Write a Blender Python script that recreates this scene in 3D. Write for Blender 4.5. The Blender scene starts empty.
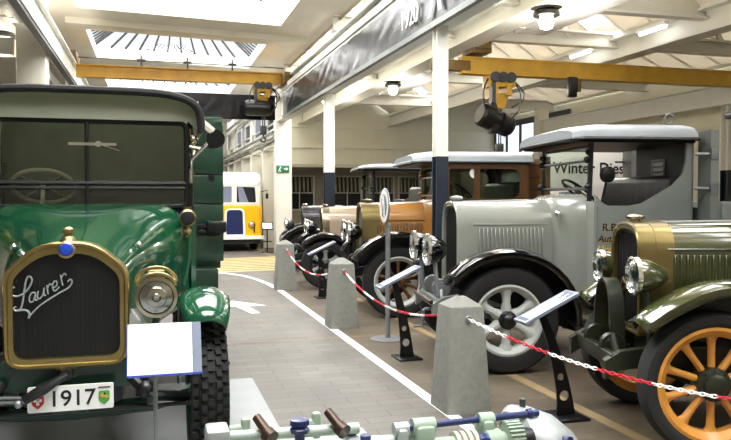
import bpy, bmesh, math, random
from mathutils import Vector, Matrix, Euler
random.seed(7)
PI = math.pi
R = math.radians
COL = bpy.context.scene.collection

# ------------------------------------------------------------------ materials
def lin(h):
    h = h.lstrip('#')
    c = [int(h[i:i+2], 16) / 255 for i in (0, 2, 4)]
    return tuple(x / 12.92 if x <= .04045 else ((x + .055) / 1.055) ** 2.4 for x in c) + (1,)

MATS = {}
def mat(name, col, rough=.5, metal=0, var=.0, scale=6, bump=0, coat=0, spec=None):
    m = bpy.data.materials.new(name); m.use_nodes = True
    nt = m.node_tree; b = nt.nodes['Principled BSDF']
    c = lin(col)
    b.inputs['Base Color'].default_value = c
    b.inputs['Roughness'].default_value = rough
    b.inputs['Metallic'].default_value = metal
    if coat: b.inputs['Coat Weight'].default_value = coat; b.inputs['Coat Roughness'].default_value = .06
    if spec is not None: b.inputs['Specular IOR Level'].default_value = spec
    if var or bump:
        tc = nt.nodes.new('ShaderNodeTexCoord')
        n = nt.nodes.new('ShaderNodeTexNoise'); n.inputs['Scale'].default_value = scale; n.inputs['Detail'].default_value = 6
        nt.links.new(tc.outputs['Object'], n.inputs['Vector'])
        if var:
            r = nt.nodes.new('ShaderNodeValToRGB')
            r.color_ramp.elements[0].position = .3; r.color_ramp.elements[1].position = .7
            r.color_ramp.elements[0].color = tuple(x * (1 - var) for x in c[:3]) + (1,)
            r.color_ramp.elements[1].color = tuple(min(1, x * (1 + var)) for x in c[:3]) + (1,)
            nt.links.new(n.outputs['Fac'], r.inputs['Fac'])
            nt.links.new(r.outputs['Color'], b.inputs['Base Color'])
        if bump:
            bp = nt.nodes.new('ShaderNodeBump'); bp.inputs['Strength'].default_value = bump; bp.inputs['Distance'].default_value = .02
            nt.links.new(n.outputs['Fac'], bp.inputs['Height'])
            nt.links.new(bp.outputs['Normal'], b.inputs['Normal'])
    MATS[name] = m
    return m

def emis(name, col, s):
    m = bpy.data.materials.new(name); m.use_nodes = True
    nt = m.node_tree; b = nt.nodes['Principled BSDF']
    b.inputs['Base Color'].default_value = lin(col)
    b.inputs['Emission Color'].default_value = lin(col); b.inputs['Emission Strength'].default_value = s
    MATS[name] = m
    return m

def glass(name, tint, refl=.12, rough=.02):
    m = bpy.data.materials.new(name); m.use_nodes = True
    nt = m.node_tree; nt.nodes.remove(nt.nodes['Principled BSDF'])
    out = nt.nodes['Material Output']
    t = nt.nodes.new('ShaderNodeBsdfTransparent'); t.inputs['Color'].default_value = lin(tint)
    g = nt.nodes.new('ShaderNodeBsdfGlossy'); g.inputs['Roughness'].default_value = rough
    mx = nt.nodes.new('ShaderNodeMixShader'); mx.inputs[0].default_value = refl
    nt.links.new(t.outputs[0], mx.inputs[1]); nt.links.new(g.outputs[0], mx.inputs[2])
    nt.links.new(mx.outputs[0], out.inputs['Surface'])
    MATS[name] = m
    return m

def boards(name, c1, c2, cm, sx, sy, rough=.6, mort=.01, bump=.15, rot=(0, 0, 0), coat=0):
    """brick-pattern planks in object space"""
    m = bpy.data.materials.new(name); m.use_nodes = True
    nt = m.node_tree; b = nt.nodes['Principled BSDF']; b.inputs['Roughness'].default_value = rough
    if coat: b.inputs['Coat Weight'].default_value = coat
    tc = nt.nodes.new('ShaderNodeTexCoord'); mp = nt.nodes.new('ShaderNodeMapping')
    mp.inputs['Rotation'].default_value = rot
    br = nt.nodes.new('ShaderNodeTexBrick')
    br.inputs['Color1'].default_value = lin(c1); br.inputs['Color2'].default_value = lin(c2); br.inputs['Mortar'].default_value = lin(cm)
    br.inputs['Scale'].default_value = 1; br.inputs['Mortar Size'].default_value = mort
    br.inputs['Brick Width'].default_value = sx; br.inputs['Row Height'].default_value = sy
    n = nt.nodes.new('ShaderNodeTexNoise'); n.inputs['Scale'].default_value = 1.3; n.inputs['Detail'].default_value = 8
    mx = nt.nodes.new('ShaderNodeMixRGB'); mx.blend_type = 'OVERLAY'; mx.inputs[0].default_value = .55
    nt.links.new(tc.outputs['Object'], mp.inputs['Vector']); nt.links.new(mp.outputs[0], br.inputs['Vector'])
    nt.links.new(tc.outputs['Object'], n.inputs['Vector'])
    nt.links.new(br.outputs['Color'], mx.inputs[1]); nt.links.new(n.outputs['Fac'], mx.inputs[2])
    nt.links.new(mx.outputs[0], b.inputs['Base Color'])
    if bump:
        bp = nt.nodes.new('ShaderNodeBump'); bp.inputs['Strength'].default_value = bump; bp.inputs['Distance'].default_value = .01
        nt.links.new(br.outputs['Fac'], bp.inputs['Height']); bp.invert = True
        nt.links.new(bp.outputs['Normal'], b.inputs['Normal'])
    MATS[name] = m
    return m

M = MATS
boards('floor', '#625e58', '#58544f', '#454039', .42, .14, rough=.5, mort=.005, bump=.1)
boards('blockfloor', '#5f5546', '#564c3e', '#4a4236', .3, .12, rough=.5, mort=.005, bump=.1)
mat('rim_pale', '#cfc6ad', .4)
mat('slab', '#8f9292', .55, var=.07, scale=3)
mat('line_white', '#f2f2ee', .6, var=.04)
mat('line_yellow', '#cdb673', .6, var=.08)
mat('line_tan', '#8c7755', .6, var=.1)
mat('cream', '#e0dccd', .7, var=.03, scale=2)
mat('cream_panel', '#d8d4bf', .65, var=.03, scale=2)
mat('ceil', '#d8d2c4', .75, var=.05, scale=1.5)
mat('roofpanel', '#cdbfa8', .75, var=.07, scale=1.5)
mat('beam', '#d9d8cf', .45, var=.03, scale=3)
mat('beam_dark', '#3a3c40', .45)
mat('colwhite', '#e9e7de', .45)
mat('colblue', '#1d2634', .4)
mat('wallgrey', '#a9a292', .8, var=.06)
mat('darkwin', '#23262a', .15)
mat('crane', '#c99d34', .42, var=.12, scale=4)
mat('crane_dark', '#6b5426', .55, var=.2, scale=8)
mat('tarp', '#0d0e11', .3, bump=.3, scale=5, spec=.28)
mat('black', '#0c0d0f', .35)
mat('blackgloss', '#08090b', .12, coat=.6)
mat('rubber', '#0c0c0d', .7, var=.15, scale=14)
mat('rubber_grey', '#1b1c1d', .8, var=.15, scale=14)
mat('leather', '#141416', .38, bump=.3, scale=9)
mat('green', '#0f4a30', .13, coat=.8, var=.06, scale=2)
mat('green_dark', '#0a2f20', .35, coat=.3, var=.1, scale=3)
mat('green_mid', '#0c3b29', .25, coat=.5, var=.08, scale=3)
mat('board_blue', '#4a5268', .3)
mat('brass', '#a3905f', .36, metal=1, var=.12, scale=7)
mat('gold', '#74663f', .3, metal=.75, var=.1)
mat('nickel', '#b9ad97', .22, metal=1, var=.1)
mat('chrome', '#e6e6e6', .12, metal=1)
mat('steel', '#8f9294', .4, metal=.6, var=.08)
mat('canvas', '#a9ac9b', .85, var=.1, scale=4, bump=.15)
mat('canvas_dark', '#8d9184', .9, var=.1)
mat('canvas_pale', '#b9b5a4', .8, var=.05)
mat('core', '#060708', .6)
mat('platewhite', '#eeeeea', .4)
mat('ink', '#101114', .5)
mat('red', '#c8141e', .4)
mat('redwhite', '#c81f30', .45)
mat('white', '#f1f1ee', .4)
mat('blue', '#1d3fa8', .3)
mat('navy', '#1b2a5c', .3, coat=.3)
mat('crest_green', '#4f9a4a', .4)
mat('crest_gold', '#caa83c', .4)
mat('grey', '#82857d', .25, coat=.5, var=.04, scale=2)
mat('grey_dark', '#767b77', .42, coat=.2, var=.06)
mat('roofgrey', '#868c90', .4, var=.05)
mat('wheelgrey', '#a9aca8', .4, var=.05)
mat('brown', '#94672f', .28, coat=.5, var=.1, scale=3)
mat('brown_dark', '#553618', .3, coat=.4, var=.15, scale=3)
mat('taupe', '#a08f7a', .3, coat=.5, var=.05)
mat('darkcar', '#2b2a30', .2, coat=.6)
mat('olive', '#3a3e20', .14, coat=.8, var=.06)
mat('olive_dark', '#1f2316', .35, var=.1)
boards('plankwood', '#9a6a35', '#8a5c2c', '#4a3016', 2.5, .17, rough=.5, rot=(PI/2, 0, 0))
mat('spoke', '#c98b3a', .4, coat=.3, var=.12, scale=8)
mat('copper', '#45342a', .35, metal=.6, var=.15)
mat('concrete', '#75766f', .9, var=.1, scale=22, bump=.25)
mat('yellowbus', '#f2b80e', .25, coat=.5)
mat('machine', '#a9b7ac', .4, coat=.25, var=.05)
mat('machine_green', '#93a593', .4, coat=.25, var=.05)
mat('alu', '#aab0b0', .35, metal=.4, var=.05)
mat('exitgreen', '#0d7a4a', .4)
mat('paper', '#f4f5f5', .35)
mat('panelgrey', '#7c8498', .3)
mat('text_grey', '#7f8690', .5)
mat('poster', '#e9ecef', .5)
mat('poster_blue', '#7b8fb8', .5)
mat('amber', '#c77a22', .2)
glass('glass', '#e2e8e2', .07)
glass('lens', '#dfe4e4', .45, .08)
glass('skyglass', '#ffffff', .04)
_c = M['canvas'].node_tree
_t = _c.nodes.new('ShaderNodeBsdfTranslucent'); _t.inputs[0].default_value = lin('#c9cbb8')
_m = _c.nodes.new('ShaderNodeMixShader'); _m.inputs[0].default_value = .45
_c.links.new(_c.nodes['Principled BSDF'].outputs[0], _m.inputs[1]); _c.links.new(_t.outputs[0], _m.inputs[2]); _c.links.new(_m.outputs[0], _c.nodes['Material Output'].inputs['Surface'])
emis('lamp', '#fff0d8', 14)
mat('core_silver', '#7d7f80', .45, metal=.5)
mat('infill', '#ddd5c6', .7)
_c = M['infill'].node_tree
_t = _c.nodes.new('ShaderNodeBsdfTranslucent'); _t.inputs[0].default_value = lin('#dcd6ca')
_m = _c.nodes.new('ShaderNodeMixShader'); _m.inputs[0].default_value = .3
_c.links.new(_c.nodes['Principled BSDF'].outputs[0], _m.inputs[1]); _c.links.new(_t.outputs[0], _m.inputs[2]); _c.links.new(_m.outputs[0], _c.nodes['Material Output'].inputs['Surface'])
emis('tube', '#ffffff', 6)
emis('daylight', '#f4f8ff', 2.2)
emis('daywin', '#cfdcf2', 1.3)
# foliage seen through glass of the brown truck's far window is left to the real background

# ------------------------------------------------------------------ mesh helpers
class MB:
    def __init__(s): s.bm = bmesh.new(); s.mi = 0
    def add(s, vs, fs):
        v = [s.bm.verts.new(p) for p in vs]; out = []
        for f in fs:
            try:
                q = s.bm.faces.new([v[i] for i in f]); q.material_index = s.mi; out.append(q)
            except ValueError: pass
        return v, out
    def box(s, c, d, rot=None, bev=0, seg=2):
        x, y, z = d[0]/2, d[1]/2, d[2]/2
        vs = [Vector(p) for p in ((-x,-y,-z),(x,-y,-z),(x,y,-z),(-x,y,-z),(-x,-y,z),(x,-y,z),(x,y,z),(-x,y,z))]
        mt = Matrix.Translation(c)
        if rot: mt = mt @ Euler(rot).to_matrix().to_4x4()
        vs = [mt @ p for p in vs]
        v, f = s.add(vs, ((0,3,2,1),(4,5,6,7),(0,1,5,4),(1,2,6,5),(2,3,7,6),(3,0,4,7)))
        if bev:
            ed = list({e for q in f for e in q.edges})
            bmesh.ops.bevel(s.bm, geom=ed, offset=bev, segments=seg, affect='EDGES', profile=.5)
        return s
    def bb(s, x0, x1, y0, y1, z0, z1, bev=0, seg=2):
        return s.box(((x0+x1)/2, (y0+y1)/2, (z0+z1)/2), (abs(x1-x0), abs(y1-y0), abs(z1-z0)), bev=bev, seg=seg)
    def lathe(s, prof, o, ax, seg=24, a0=0, a1=2*PI):
        o = Vector(o); ax = Vector(ax).normalized()
        u = ax.orthogonal().normalized(); w = ax.cross(u)
        full = abs(a1 - a0 - 2*PI) < 1e-6
        n = seg if full else seg + 1
        rings = []
        for r, h in prof:
            if r < 1e-6: rings.append([s.bm.verts.new(o + ax*h)]); continue
            rings.append([s.bm.verts.new(o + ax*h + (u*math.cos(a0+(a1-a0)*i/seg) + w*math.sin(a0+(a1-a0)*i/seg))*r) for i in range(n)])
        for A, B in zip(rings, rings[1:]):
            for i in range(seg):
                j = (i+1) % n
                if len(A) == 1 and len(B) == 1: continue
                vs = [A[0], B[j], B[i]] if len(A) == 1 else [A[i], A[j], B[0]] if len(B) == 1 else [A[i], A[j], B[j], B[i]]
                try: s.bm.faces.new(vs).material_index = s.mi
                except ValueError: pass
        return s
    def cyl(s, p0, p1, r0, r1=None, seg=14):
        p0 = Vector(p0); p1 = Vector(p1); L = (p1-p0).length
        if r1 is None: r1 = r0
        return s.lathe([(0,0),(r0,0),(r1,L),(0,L)], p0, p1-p0, seg)
    def sph(s, c, r, sc=(1,1,1), seg=16):
        k = max(6, seg//2)
        v0 = len(s.bm.verts)
        s.lathe([(math.sin(PI*i/k)*r if 0 < i < k else 0, -math.cos(PI*i/k)*r) for i in range(k+1)], (0,0,0), (0,0,1), seg)
        s.bm.verts.ensure_lookup_table()
        for v in list(s.bm.verts)[v0:]:
            v.co = Vector((v.co.x*sc[0]+c[0], v.co.y*sc[1]+c[1], v.co.z*sc[2]+c[2]))
        return s
    def tube(s, pts, r, seg=8, closed=False, flat=None):
        pts = [Vector(p) for p in pts]; n = len(pts)
        rings = []; prev = None
        for i, p in enumerate(pts):
            a = pts[(i-1) % n] if (closed or i > 0) else p
            b = pts[(i+1) % n] if (closed or i < n-1) else p
            t = (b-a).normalized()
            if prev is None: u = t.orthogonal().normalized()
            else:
                u = prev - t*prev.dot(t)
                u = u.normalized() if u.length > 1e-6 else t.orthogonal().normalized()
            prev = u; w = t.cross(u)
            rr = r[i] if isinstance(r, (list, tuple)) else r
            rings.append([s.bm.verts.new(p + (u*math.cos(2*PI*k/seg) + w*math.sin(2*PI*k/seg))*rr) for k in range(seg)])
        prs = list(zip(rings, rings[1:])) + ([(rings[-1], rings[0])] if closed else [])
        for A, B in prs:
            for k in range(seg):
                j = (k+1) % seg
                try: s.bm.faces.new([A[k], A[j], B[j], B[k]]).material_index = s.mi
                except ValueError: pass
        if not closed:
            s.bm.faces.new(rings[0][::-1]).material_index = s.mi; s.bm.faces.new(rings[-1]).material_index = s.mi
        return s
    def loft(s, rings, closed=True, caps=True):
        rs = [[s.bm.verts.new(p) for p in r] for r in rings]
        n = len(rs[0])
        for A, B in zip(rs, rs[1:]):
            for i in range(n if closed else n-1):
                j = (i+1) % n
                try: s.bm.faces.new([A[i], A[j], B[j], B[i]]).material_index = s.mi
                except ValueError: pass
        if caps and closed:
            s.bm.faces.new(rs[0][::-1]).material_index = s.mi; s.bm.faces.new(rs[-1]).material_index = s.mi
        return s
    def prism(s, poly, f, d0, d1, holes=()):
        """poly/holes in 2-D, f(a,b,d) -> 3-D"""
        if not holes:
            return s.loft([[f(a,b,d0) for a,b in poly], [f(a,b,d1) for a,b in poly]])
        caps = []
        for d in (d0, d1):
            es = []; loops = []
            for lp in [poly] + list(holes):
                v = [s.bm.verts.new(f(a,b,d)) for a,b in lp]; loops.append(v)
                es += [s.bm.edges.new((v[i], v[(i+1) % len(v)])) for i in range(len(v))]
            r = bmesh.ops.triangle_fill(s.bm, use_beauty=True, use_dissolve=False, edges=es)
            for g in r['geom']:
                if isinstance(g, bmesh.types.BMFace): g.material_index = s.mi
            caps.append(loops)
        for A, B in zip(*caps):
            for i in range(len(A)):
                j = (i+1) % len(A)
                s.bm.faces.new([A[i], A[j], B[j], B[i]]).material_index = s.mi
        return s
    def ring(s, outer, inner, f, d0, d1):
        o0 = [s.bm.verts.new(f(a,b,d0)) for a,b in outer]; i0 = [s.bm.verts.new(f(a,b,d0)) for a,b in inner]
        o1 = [s.bm.verts.new(f(a,b,d1)) for a,b in outer]; i1 = [s.bm.verts.new(f(a,b,d1)) for a,b in inner]
        n = len(outer)
        for i in range(n):
            j = (i+1) % n
            for q in ([o0[i],o0[j],i0[j],i0[i]],[o1[j],o1[i],i1[i],i1[j]],[o0[j],o0[i],o1[i],o1[j]],[i0[i],i0[j],i1[j],i1[i]]):
                s.bm.faces.new(q).material_index = s.mi
        return s
    def build(s, name, m, parent=None, loc=(0,0,0), rot=(0,0,0), ang=38, solid=0):
        bmesh.ops.recalc_face_normals(s.bm, faces=s.bm.faces)
        me = bpy.data.meshes.new(name); s.bm.to_mesh(me); s.bm.free()
        for x in (m if isinstance(m, (list, tuple)) else [m]): me.materials.append(M[x])
        for p in me.polygons: p.use_smooth = True
        me.set_sharp_from_angle(angle=R(ang))
        o = bpy.data.objects.new(name, me); COL.objects.link(o)
        o.location = loc; o.rotation_euler = rot
        if parent: o.parent = parent
        if solid:
            md = o.modifiers.new('thickness', 'SOLIDIFY'); md.thickness = solid; md.offset = 0
        return o

def thing(name, label, cat, loc=(0,0,0), rz=0, group=None):
    o = bpy.data.objects.new(name, None); COL.objects.link(o)
    o.empty_display_size = .1; o.location = loc; o.rotation_euler = (0,0,rz)
    return tag(o, label, cat, group)
def tag(o, label, cat, group=None):
    o['label'] = label; o['category'] = cat
    if group: o['group'] = group
    return o
def struct(o, label=None):
    o['kind'] = 'structure'
    if label: o['label'] = label
    return o
def copy_tree(o, parent=None):
    c = o.copy(); COL.objects.link(c)
    if parent: c.parent = parent
    for ch in list(o.children): copy_tree(ch, c)
    return c

def rpoly(pts, r, seg=5):
    """rounded polygon"""
    out = []; n = len(pts)
    for i, p in enumerate(pts):
        p = Vector(p); a = Vector(pts[i-1]); b = Vector(pts[(i+1) % n])
        rr = r[i] if isinstance(r, (list, tuple)) else r
        da = (a-p); db = (b-p)
        rr = min(rr, da.length*.49, db.length*.49)
        p0 = p + da.normalized()*rr; p1 = p + db.normalized()*rr
        for k in range(seg+1):
            t = k/seg
            q = p0*(1-t)**2 + p*2*t*(1-t) + p1*t*t
            out.append((q.x, q.y))
    return out
def scale2(pts, c, sx, sy): return [(c[0]+(a-c[0])*sx, c[1]+(b-c[1])*sy) for a, b in pts]
def circ(c, r, n=16, ry=None): return [(c[0]+r*math.cos(2*PI*i/n), c[1]+(ry or r)*math.sin(2*PI*i/n)) for i in range(n)]
XZ = lambda a, b, d: (a, d, b)     # poly in xz, depth along y
YZ = lambda a, b, d: (d, a, b)
XY = lambda a, b, d: (a, b, d)

def text(name, body, size, m, parent, loc, rot, depth=.003, shear=0, bold=0, align='LEFT'):
    cu = bpy.data.curves.new(name, 'FONT'); cu.body = body; cu.size = size; cu.extrude = depth
    cu.shear = shear; cu.offset = bold; cu.align_x = align
    t = bpy.data.objects.new(name, cu); COL.objects.link(t)
    dg = bpy.context.evaluated_depsgraph_get()
    me = bpy.data.meshes.new_from_object(t.evaluated_get(dg))
    bpy.data.objects.remove(t); bpy.data.curves.remove(cu)
    me.materials.clear(); me.materials.append(M[m])
    o = bpy.data.objects.new(name, me); COL.objects.link(o)
    o.location = loc; o.rotation_euler = rot
    if parent: o.parent = parent
    return o
# ------------------------------------------------------------------ camera, world, light
H = 1.6
cam = bpy.data.cameras.new('camera'); cam.sensor_width = 36; cam.lens = 36*750/731; cam.clip_end = 200
co = bpy.data.objects.new('camera', cam); COL.objects.link(co)
co.location = (0, 0, H); co.rotation_euler = (PI/2 - math.atan(23/750), 0, -R(15.9))
bpy.context.scene.camera = co
sc = bpy.context.scene
sc.view_settings.view_transform = 'Standard'; sc.view_settings.look = 'None'; sc.view_settings.exposure = 0.12
w = bpy.data.worlds.new('sky'); sc.world = w; w.use_nodes = True
bg = w.node_tree.nodes['Background']; bg.inputs[0].default_value = (.93, .96, 1, 1); bg.inputs[1].default_value = 1.0

def area(loc, sx, sy, power, rot=(0,0,0), col=(1,.995,.98)):
    l = bpy.data.lights.new('skylight_lamp', 'AREA'); l.shape = 'RECTANGLE'; l.size = sx; l.size_y = sy; l.energy = power; l.color = col
    o = bpy.data.objects.new('skylight_lamp', l); COL.objects.link(o); o.location = loc; o.rotation_euler = rot
    return o

# ------------------------------------------------------------------ floor
def slab_xy(name, poly, m, z0, z1, parent=None):
    return MB().prism(poly, XY, z0, z1).build(name, m, parent)
def strip(name, pts, wd, m, z, parent):
    L = []; Rr = []
    for i, p in enumerate(pts):
        a = Vector(pts[max(0, i-1)]); b = Vector(pts[min(len(pts)-1, i+1)])
        t = (b-a).normalized(); n = Vector((-t.y, t.x))*wd/2
        L.append((p[0]+n.x, p[1]+n.y)); Rr.append((p[0]-n.x, p[1]-n.y))
    mb = MB(); k = len(pts)
    mb.add([(x, y, z) for x, y in L] + [(x, y, z) for x, y in Rr], [(i, i+1, k+i+1, k+i) for i in range(k-1)])
    return mb.build(name, m, parent)

floor = struct(MB().bb(-7, 16, -3.5, 40, -.2, 0).build('floor', 'floor'), 'grey brown block paved hall floor')
slab_xy('parking_bay', [(2.16, -3), (15.4, -3), (15.4, 31.9), (3.9, 31.9), (3.3, 15.5), (2.3, 15.2), (2.16, 12)], 'blockfloor', .0005, .0018, floor)
slab_xy('concrete_slab', [(-6.9, .3), (.84, .3), (.84, 6.6), (-6.9, 6.6)], 'slab', .001, .004, floor)
strip('boundary_line', [(2.1, .5), (2.1, 5), (2.1, 9), (2.1, 12.6), (2.06, 13.6), (1.95, 14.5), (1.78, 15.3), (1.45, 15.9), (1.0, 16.1), (.2, 16.15)], .095, 'line_white', .004, floor)
strip('tan_stripe', [(3.1, .5), (3.1, 31)], .1, 'line_tan', .003, floor)
strip('joint_line', [(-6.5, 8.25), (3.0, 8.25)], .035, 'line_tan', .0025, floor)
for y in [16.3 + .42*i for i in range(9)]:
    strip('hatch_stripe', [(1.35, y-.12), (3.25, y+.22)], .2, 'line_yellow', .0035, floor)
slab_xy('direction_arrow', [(1.3, 10.3), (1.42, 10.3), (1.33, 11.0), (1.6, 11.0), (1.18, 11.6), (.92, 11.0), (1.17, 11.0)], 'line_white', .001, .004, floor)

# ------------------------------------------------------------------ nave roof (x -1.9 .. 3.6)
TILT = .028
cz = lambda x: 5.4 - TILT*(x-.65)
SKX0, SKX1 = -1.43, 2.74
SKY = [(.5, 4.4), (6.5, 10.4), (12.6, 16.4), (18.5, 22.1), (24.5, 28.0), (30.4, 34)]
mb = MB()
f = lambda a, b, d: (a, b, cz(a)+d)
mb.prism([(-6.5, -3), (3.75, -3), (3.75, 38), (-6.5, 38)], f, 0, .12, [[(SKX0, a), (SKX1, a), (SKX1, b), (SKX0, b)] for a, b in SKY])
ceiling = struct(mb.build('ceiling', 'ceil'), 'flat grey-cream ceiling over the aisle with skylight wells')
for i, (a, b) in enumerate(SKY):
    hh = .5 if i < 3 else .3
    mb = MB().ring([(SKX0-.08, a-.08), (SKX1+.08, a-.08), (SKX1+.08, b+.08), (SKX0-.08, b+.08)], [(SKX0, a), (SKX1, a), (SKX1, b), (SKX0, b)], f, .121, hh)
    wn = struct(mb.build('window_%d' % (i+1), 'white'), 'skylight well')
    cx = (SKX0+SKX1)/2; cy = (a+b)/2; top = cz(cx)+hh+(.5 if i < 3 else 1.0)
    g = MB()
    c4 = [(SKX0, a, cz(SKX0)+hh), (SKX1, a, cz(SKX1)+hh), (SKX1, b, cz(SKX1)+hh), (SKX0, b, cz(SKX0)+hh)]
    g.add(c4 + [(cx-.5, cy, top), (cx+.5, cy, top)], [(0, 1, 5, 4), (1, 2, 5), (2, 3, 4, 5), (3, 0, 4)])
    g.build('glazing', 'skyglass', wn)
    rb = MB()
    A, B, C, D = map(Vector, c4); P, Q = Vector((cx-.5, cy, top)), Vector((cx+.5, cy, top))
    for k in ((1, 9) if i < 3 else range(1, 11)):
        t = k/(10 if i < 3 else 11)
        for s0, s1, r0, r1 in ((A, B, P, Q), (D, C, P, Q), (A, D, P, P), (B, C, Q, Q)):
            rb.tube([s0.lerp(s1, t), r0.lerp(r1, t)], .03, 4)
    rb.tube([P, Q], .045, 4)
    rb.build('glazing_bars', 'beam_dark', wn)
    if i == 3 or i == 4: pass
    area((cx, cy, top+.25), 4.6, b-a+.4, 900)
# cross beams under wells
for n, y in enumerate((11.6, 17.4, 23.4, 29.3)):
    struct(MB().prism([(-1.75, 0), (3.5, 0), (3.5, .13), (-1.75, .13)], lambda a, b, d: (a, d, cz(a)-.1+b-.03), y-.1, y+.1).build('trim_%d' % (n+1), 'ceil'), 'shallow ceiling rib')

# runway girders either side of the aisle
def girder(name, x, y0, y1, z0, z1, wf, label, m='beam', tf=.035, tw=.03):
    mb = MB().bb(x-wf/2, x+wf/2, y0, y1, z0, z0+tf).bb(x-wf/2, x+wf/2, y0, y1, z1-tf, z1).bb(x-tw/2, x+tw/2, y0, y1, z0+tf, z1-tf)
    return struct(mb.build(name, m), label)
g1 = girder('trim_11', -1.8, -3, 36, 4.3, 4.82, .2, 'left crane runway girder')
MB().bb(-1.84, -1.72, -3, 36, 4.24, 4.3).build('lower_flange', 'beam_dark', g1)
g2 = girder('trim_12', 3.5, -3, 36, 3.7, 4.72, .24, 'right runway girder')
MB().bb(3.30, 3.36, -3, 36, 4.38, 4.5).build('runway_rail', 'beam', g2)
g3 = girder('trim_13', 6.3, -3, 31.9, 4.72, 5.2, .5, 'girder carrying the hall lamps')
g4 = girder('trim_14', 10.3, -3, 31.9, 4.72, 5.2, .42, 'far hall girder')
g5 = girder('trim_15', 14.5, -3, 26.2, 4.0, 4.55, .4, 'crane girder by the right wall')

# hall roof: saw-tooth bays with sloping glazing
bays = [(3.75, 4.75, 6.3), (6.3, 8.4, 10.3), (10.3, 12.6, 15.4)]
zr0, zr1 = 5.22, 6.5
mb = MB()
for x0, xr, x1 in bays:
    mb.prism([(x0, zr0), (xr, zr1), (xr, zr1+.1), (x0, zr0+.1)], XZ, -3, 32)
ch = struct(mb.build('ceiling', 'roofpanel'), 'sloping tan roof panels of the truck hall')
for i, (x0, xr, x1) in enumerate(bays):
    wn = struct(MB().bb(x1-.16, x1-.06, -3, 32, zr0-.02, zr0+.12).build('window_%d' % (i+11), 'beam'), 'sloping hall glazing')
    MB().add([(xr, -3, zr1), (x1-.1, -3, zr0+.1), (x1-.1, 32, zr0+.1), (xr, 32, zr1)], [(0, 1, 2, 3)])
    g = MB(); g.add([(xr, -3, zr1), (x1-.1, -3, zr0+.1), (x1-.1, 32, zr0+.1), (xr, 32, zr1)], [(0, 1, 2, 3)])
    g.build('glazing', 'skyglass', wn)
    rb = MB()
    y = -2.5
    while y < 32:
        rb.tube([(xr, y, zr1-.04), (x1-.1, y, zr0+.06)], .05, 4); y += .95
    rb.build('glazing_bars', 'beam', wn)
    an = math.atan2(zr1-zr0, x1-xr)
    area(((xr+x1)/2+.35, 13, (zr0+zr1)/2+.45), (x1-xr)*1.25, 34, 2600, rot=(0, an, 0))
    # infill between bars splits the glazing; made translucent to let light into the hall
    pn = MB(); k = 0; y = -2.5
    while y < 32:
        if k % 3 == 2 or (i == 1 and k % 6) or i == 2:
            pn.prism([(xr, zr1-.05), (x1-.1, zr0+.05), (x1-.1, zr0+.02), (xr, zr1-.08)], XZ, y, y+.951)
        y += .95; k += 1
    pn.build('translucent_infill', 'infill', wn)
for n, (y, hgt) in enumerate(((6.4, .5), (12.2, .62), (15.1, .34), (20.9, .34), (26.6, .4))):
    mb = MB().bb(3.6, 15.4, y-.12, y+.12, 5.0, 5.0+.05).bb(3.6, 15.4, y-.12, y+.12, 5.0+hgt-.05, 5.0+hgt).bb(3.6, 15.4, y-.02, y+.02, 5.05, 5.0+hgt-.05)
    for x0, xr, x1 in bays:
        mb.tube([(xr-.1, y, zr1-.05), (xr+.65, y, 5.2)], .07, 4).tube([(xr, y, zr1-.05), (xr-.6, y, 5.2)], .06, 4)
    struct(mb.build('trim_%d' % (n+21), 'beam'), 'roof truss with diagonal struts')
# slim purlins along the tan panels
mb = MB()
for x, z in ((7.3, 5.75), (11.4, 5.75), (12.9, 6.25)):
    mb.bb(x-.05, x+.05, -3, 31.9, z-.08, z)
struct(mb.build('trim_31', 'beam'), 'roof purlins')

# walls
mb = MB().bb(3.4, 15.6, 32, 32.2, 2.9, 5.9)
mb.bb(3.7, 15.4, 31.9, 32, 3.0, 3.08).bb(3.7, 15.4, 31.88, 32, 3.72, 3.84).bb(3.7, 15.4, 31.9, 32, 4.6, 4.66)
wb = struct(mb.build('wall_back', 'cream_panel'), 'cream panelled back wall above the open store')
# recessed store behind the wall
mb = MB().bb(3.4, 15.6, 36, 36.2, 0, 3.2).bb(3.4, 15.6, 32.2, 36, 3.2, 3.3)
wr = struct(mb.build('wall_store', 'wallgrey'), 'grey rear wall of the store behind the hall')
for i, x in enumerate((5.2, 6.9, 9.3, 11.0, 12.7)):
    wn = struct(MB().ring([(x-.75, .95), (x+.75, .95), (x+.75, 2.65), (x-.75, 2.65)], [(x-.68, 1.02), (x+.68, 1.02), (x+.68, 2.58), (x-.68, 2.58)], XZ, 35.9, 35.99).build('window_%d' % (i+21), 'beam'), 'dark store window')
    MB().bb(x-.68, x+.68, 35.95, 35.97, 1.02, 2.58).build('pane', 'darkwin', wn)
    MB().bb(x-.02, x+.02, 35.9, 35.94, 1.02, 2.58).bb(x-.68, x+.68, 35.9, 35.94, 1.78, 1.82).build('glazing_bars', 'beam', wn)
    cu = MB()
    for k in range(7):
        cu.tube([(x-.6+k*.2, 35.93, 2.55), (x-.6+k*.2+.03, 35.93, 1.85)], .045, 6)
    cu.build('curtain', 'wallgrey', wn)
wrt = struct(MB().bb(15.4, 15.6, -3, 36, 0, 5.4).bb(15.36, 15.4, -3, 36, 3.05, 3.12).bb(15.36, 15.4, -3, 36, 3.6, 3.66).bb(15.36, 15.4, 2, 36, 4.35, 4.4).build('wall_right', 'cream_panel'), 'cream right wall with long ledges')
wn = struct(MB().bb(15.28, 15.36, 25.4, 31.9, 4.7, 4.95).bb(15.28, 15.36, 25.4, 25.6, 3.3, 4.7).bb(15.28, 15.36, 31.7, 31.9, 3.3, 4.7).build('window_31', 'beam_dark'), 'bright high window with dark frame')
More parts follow.
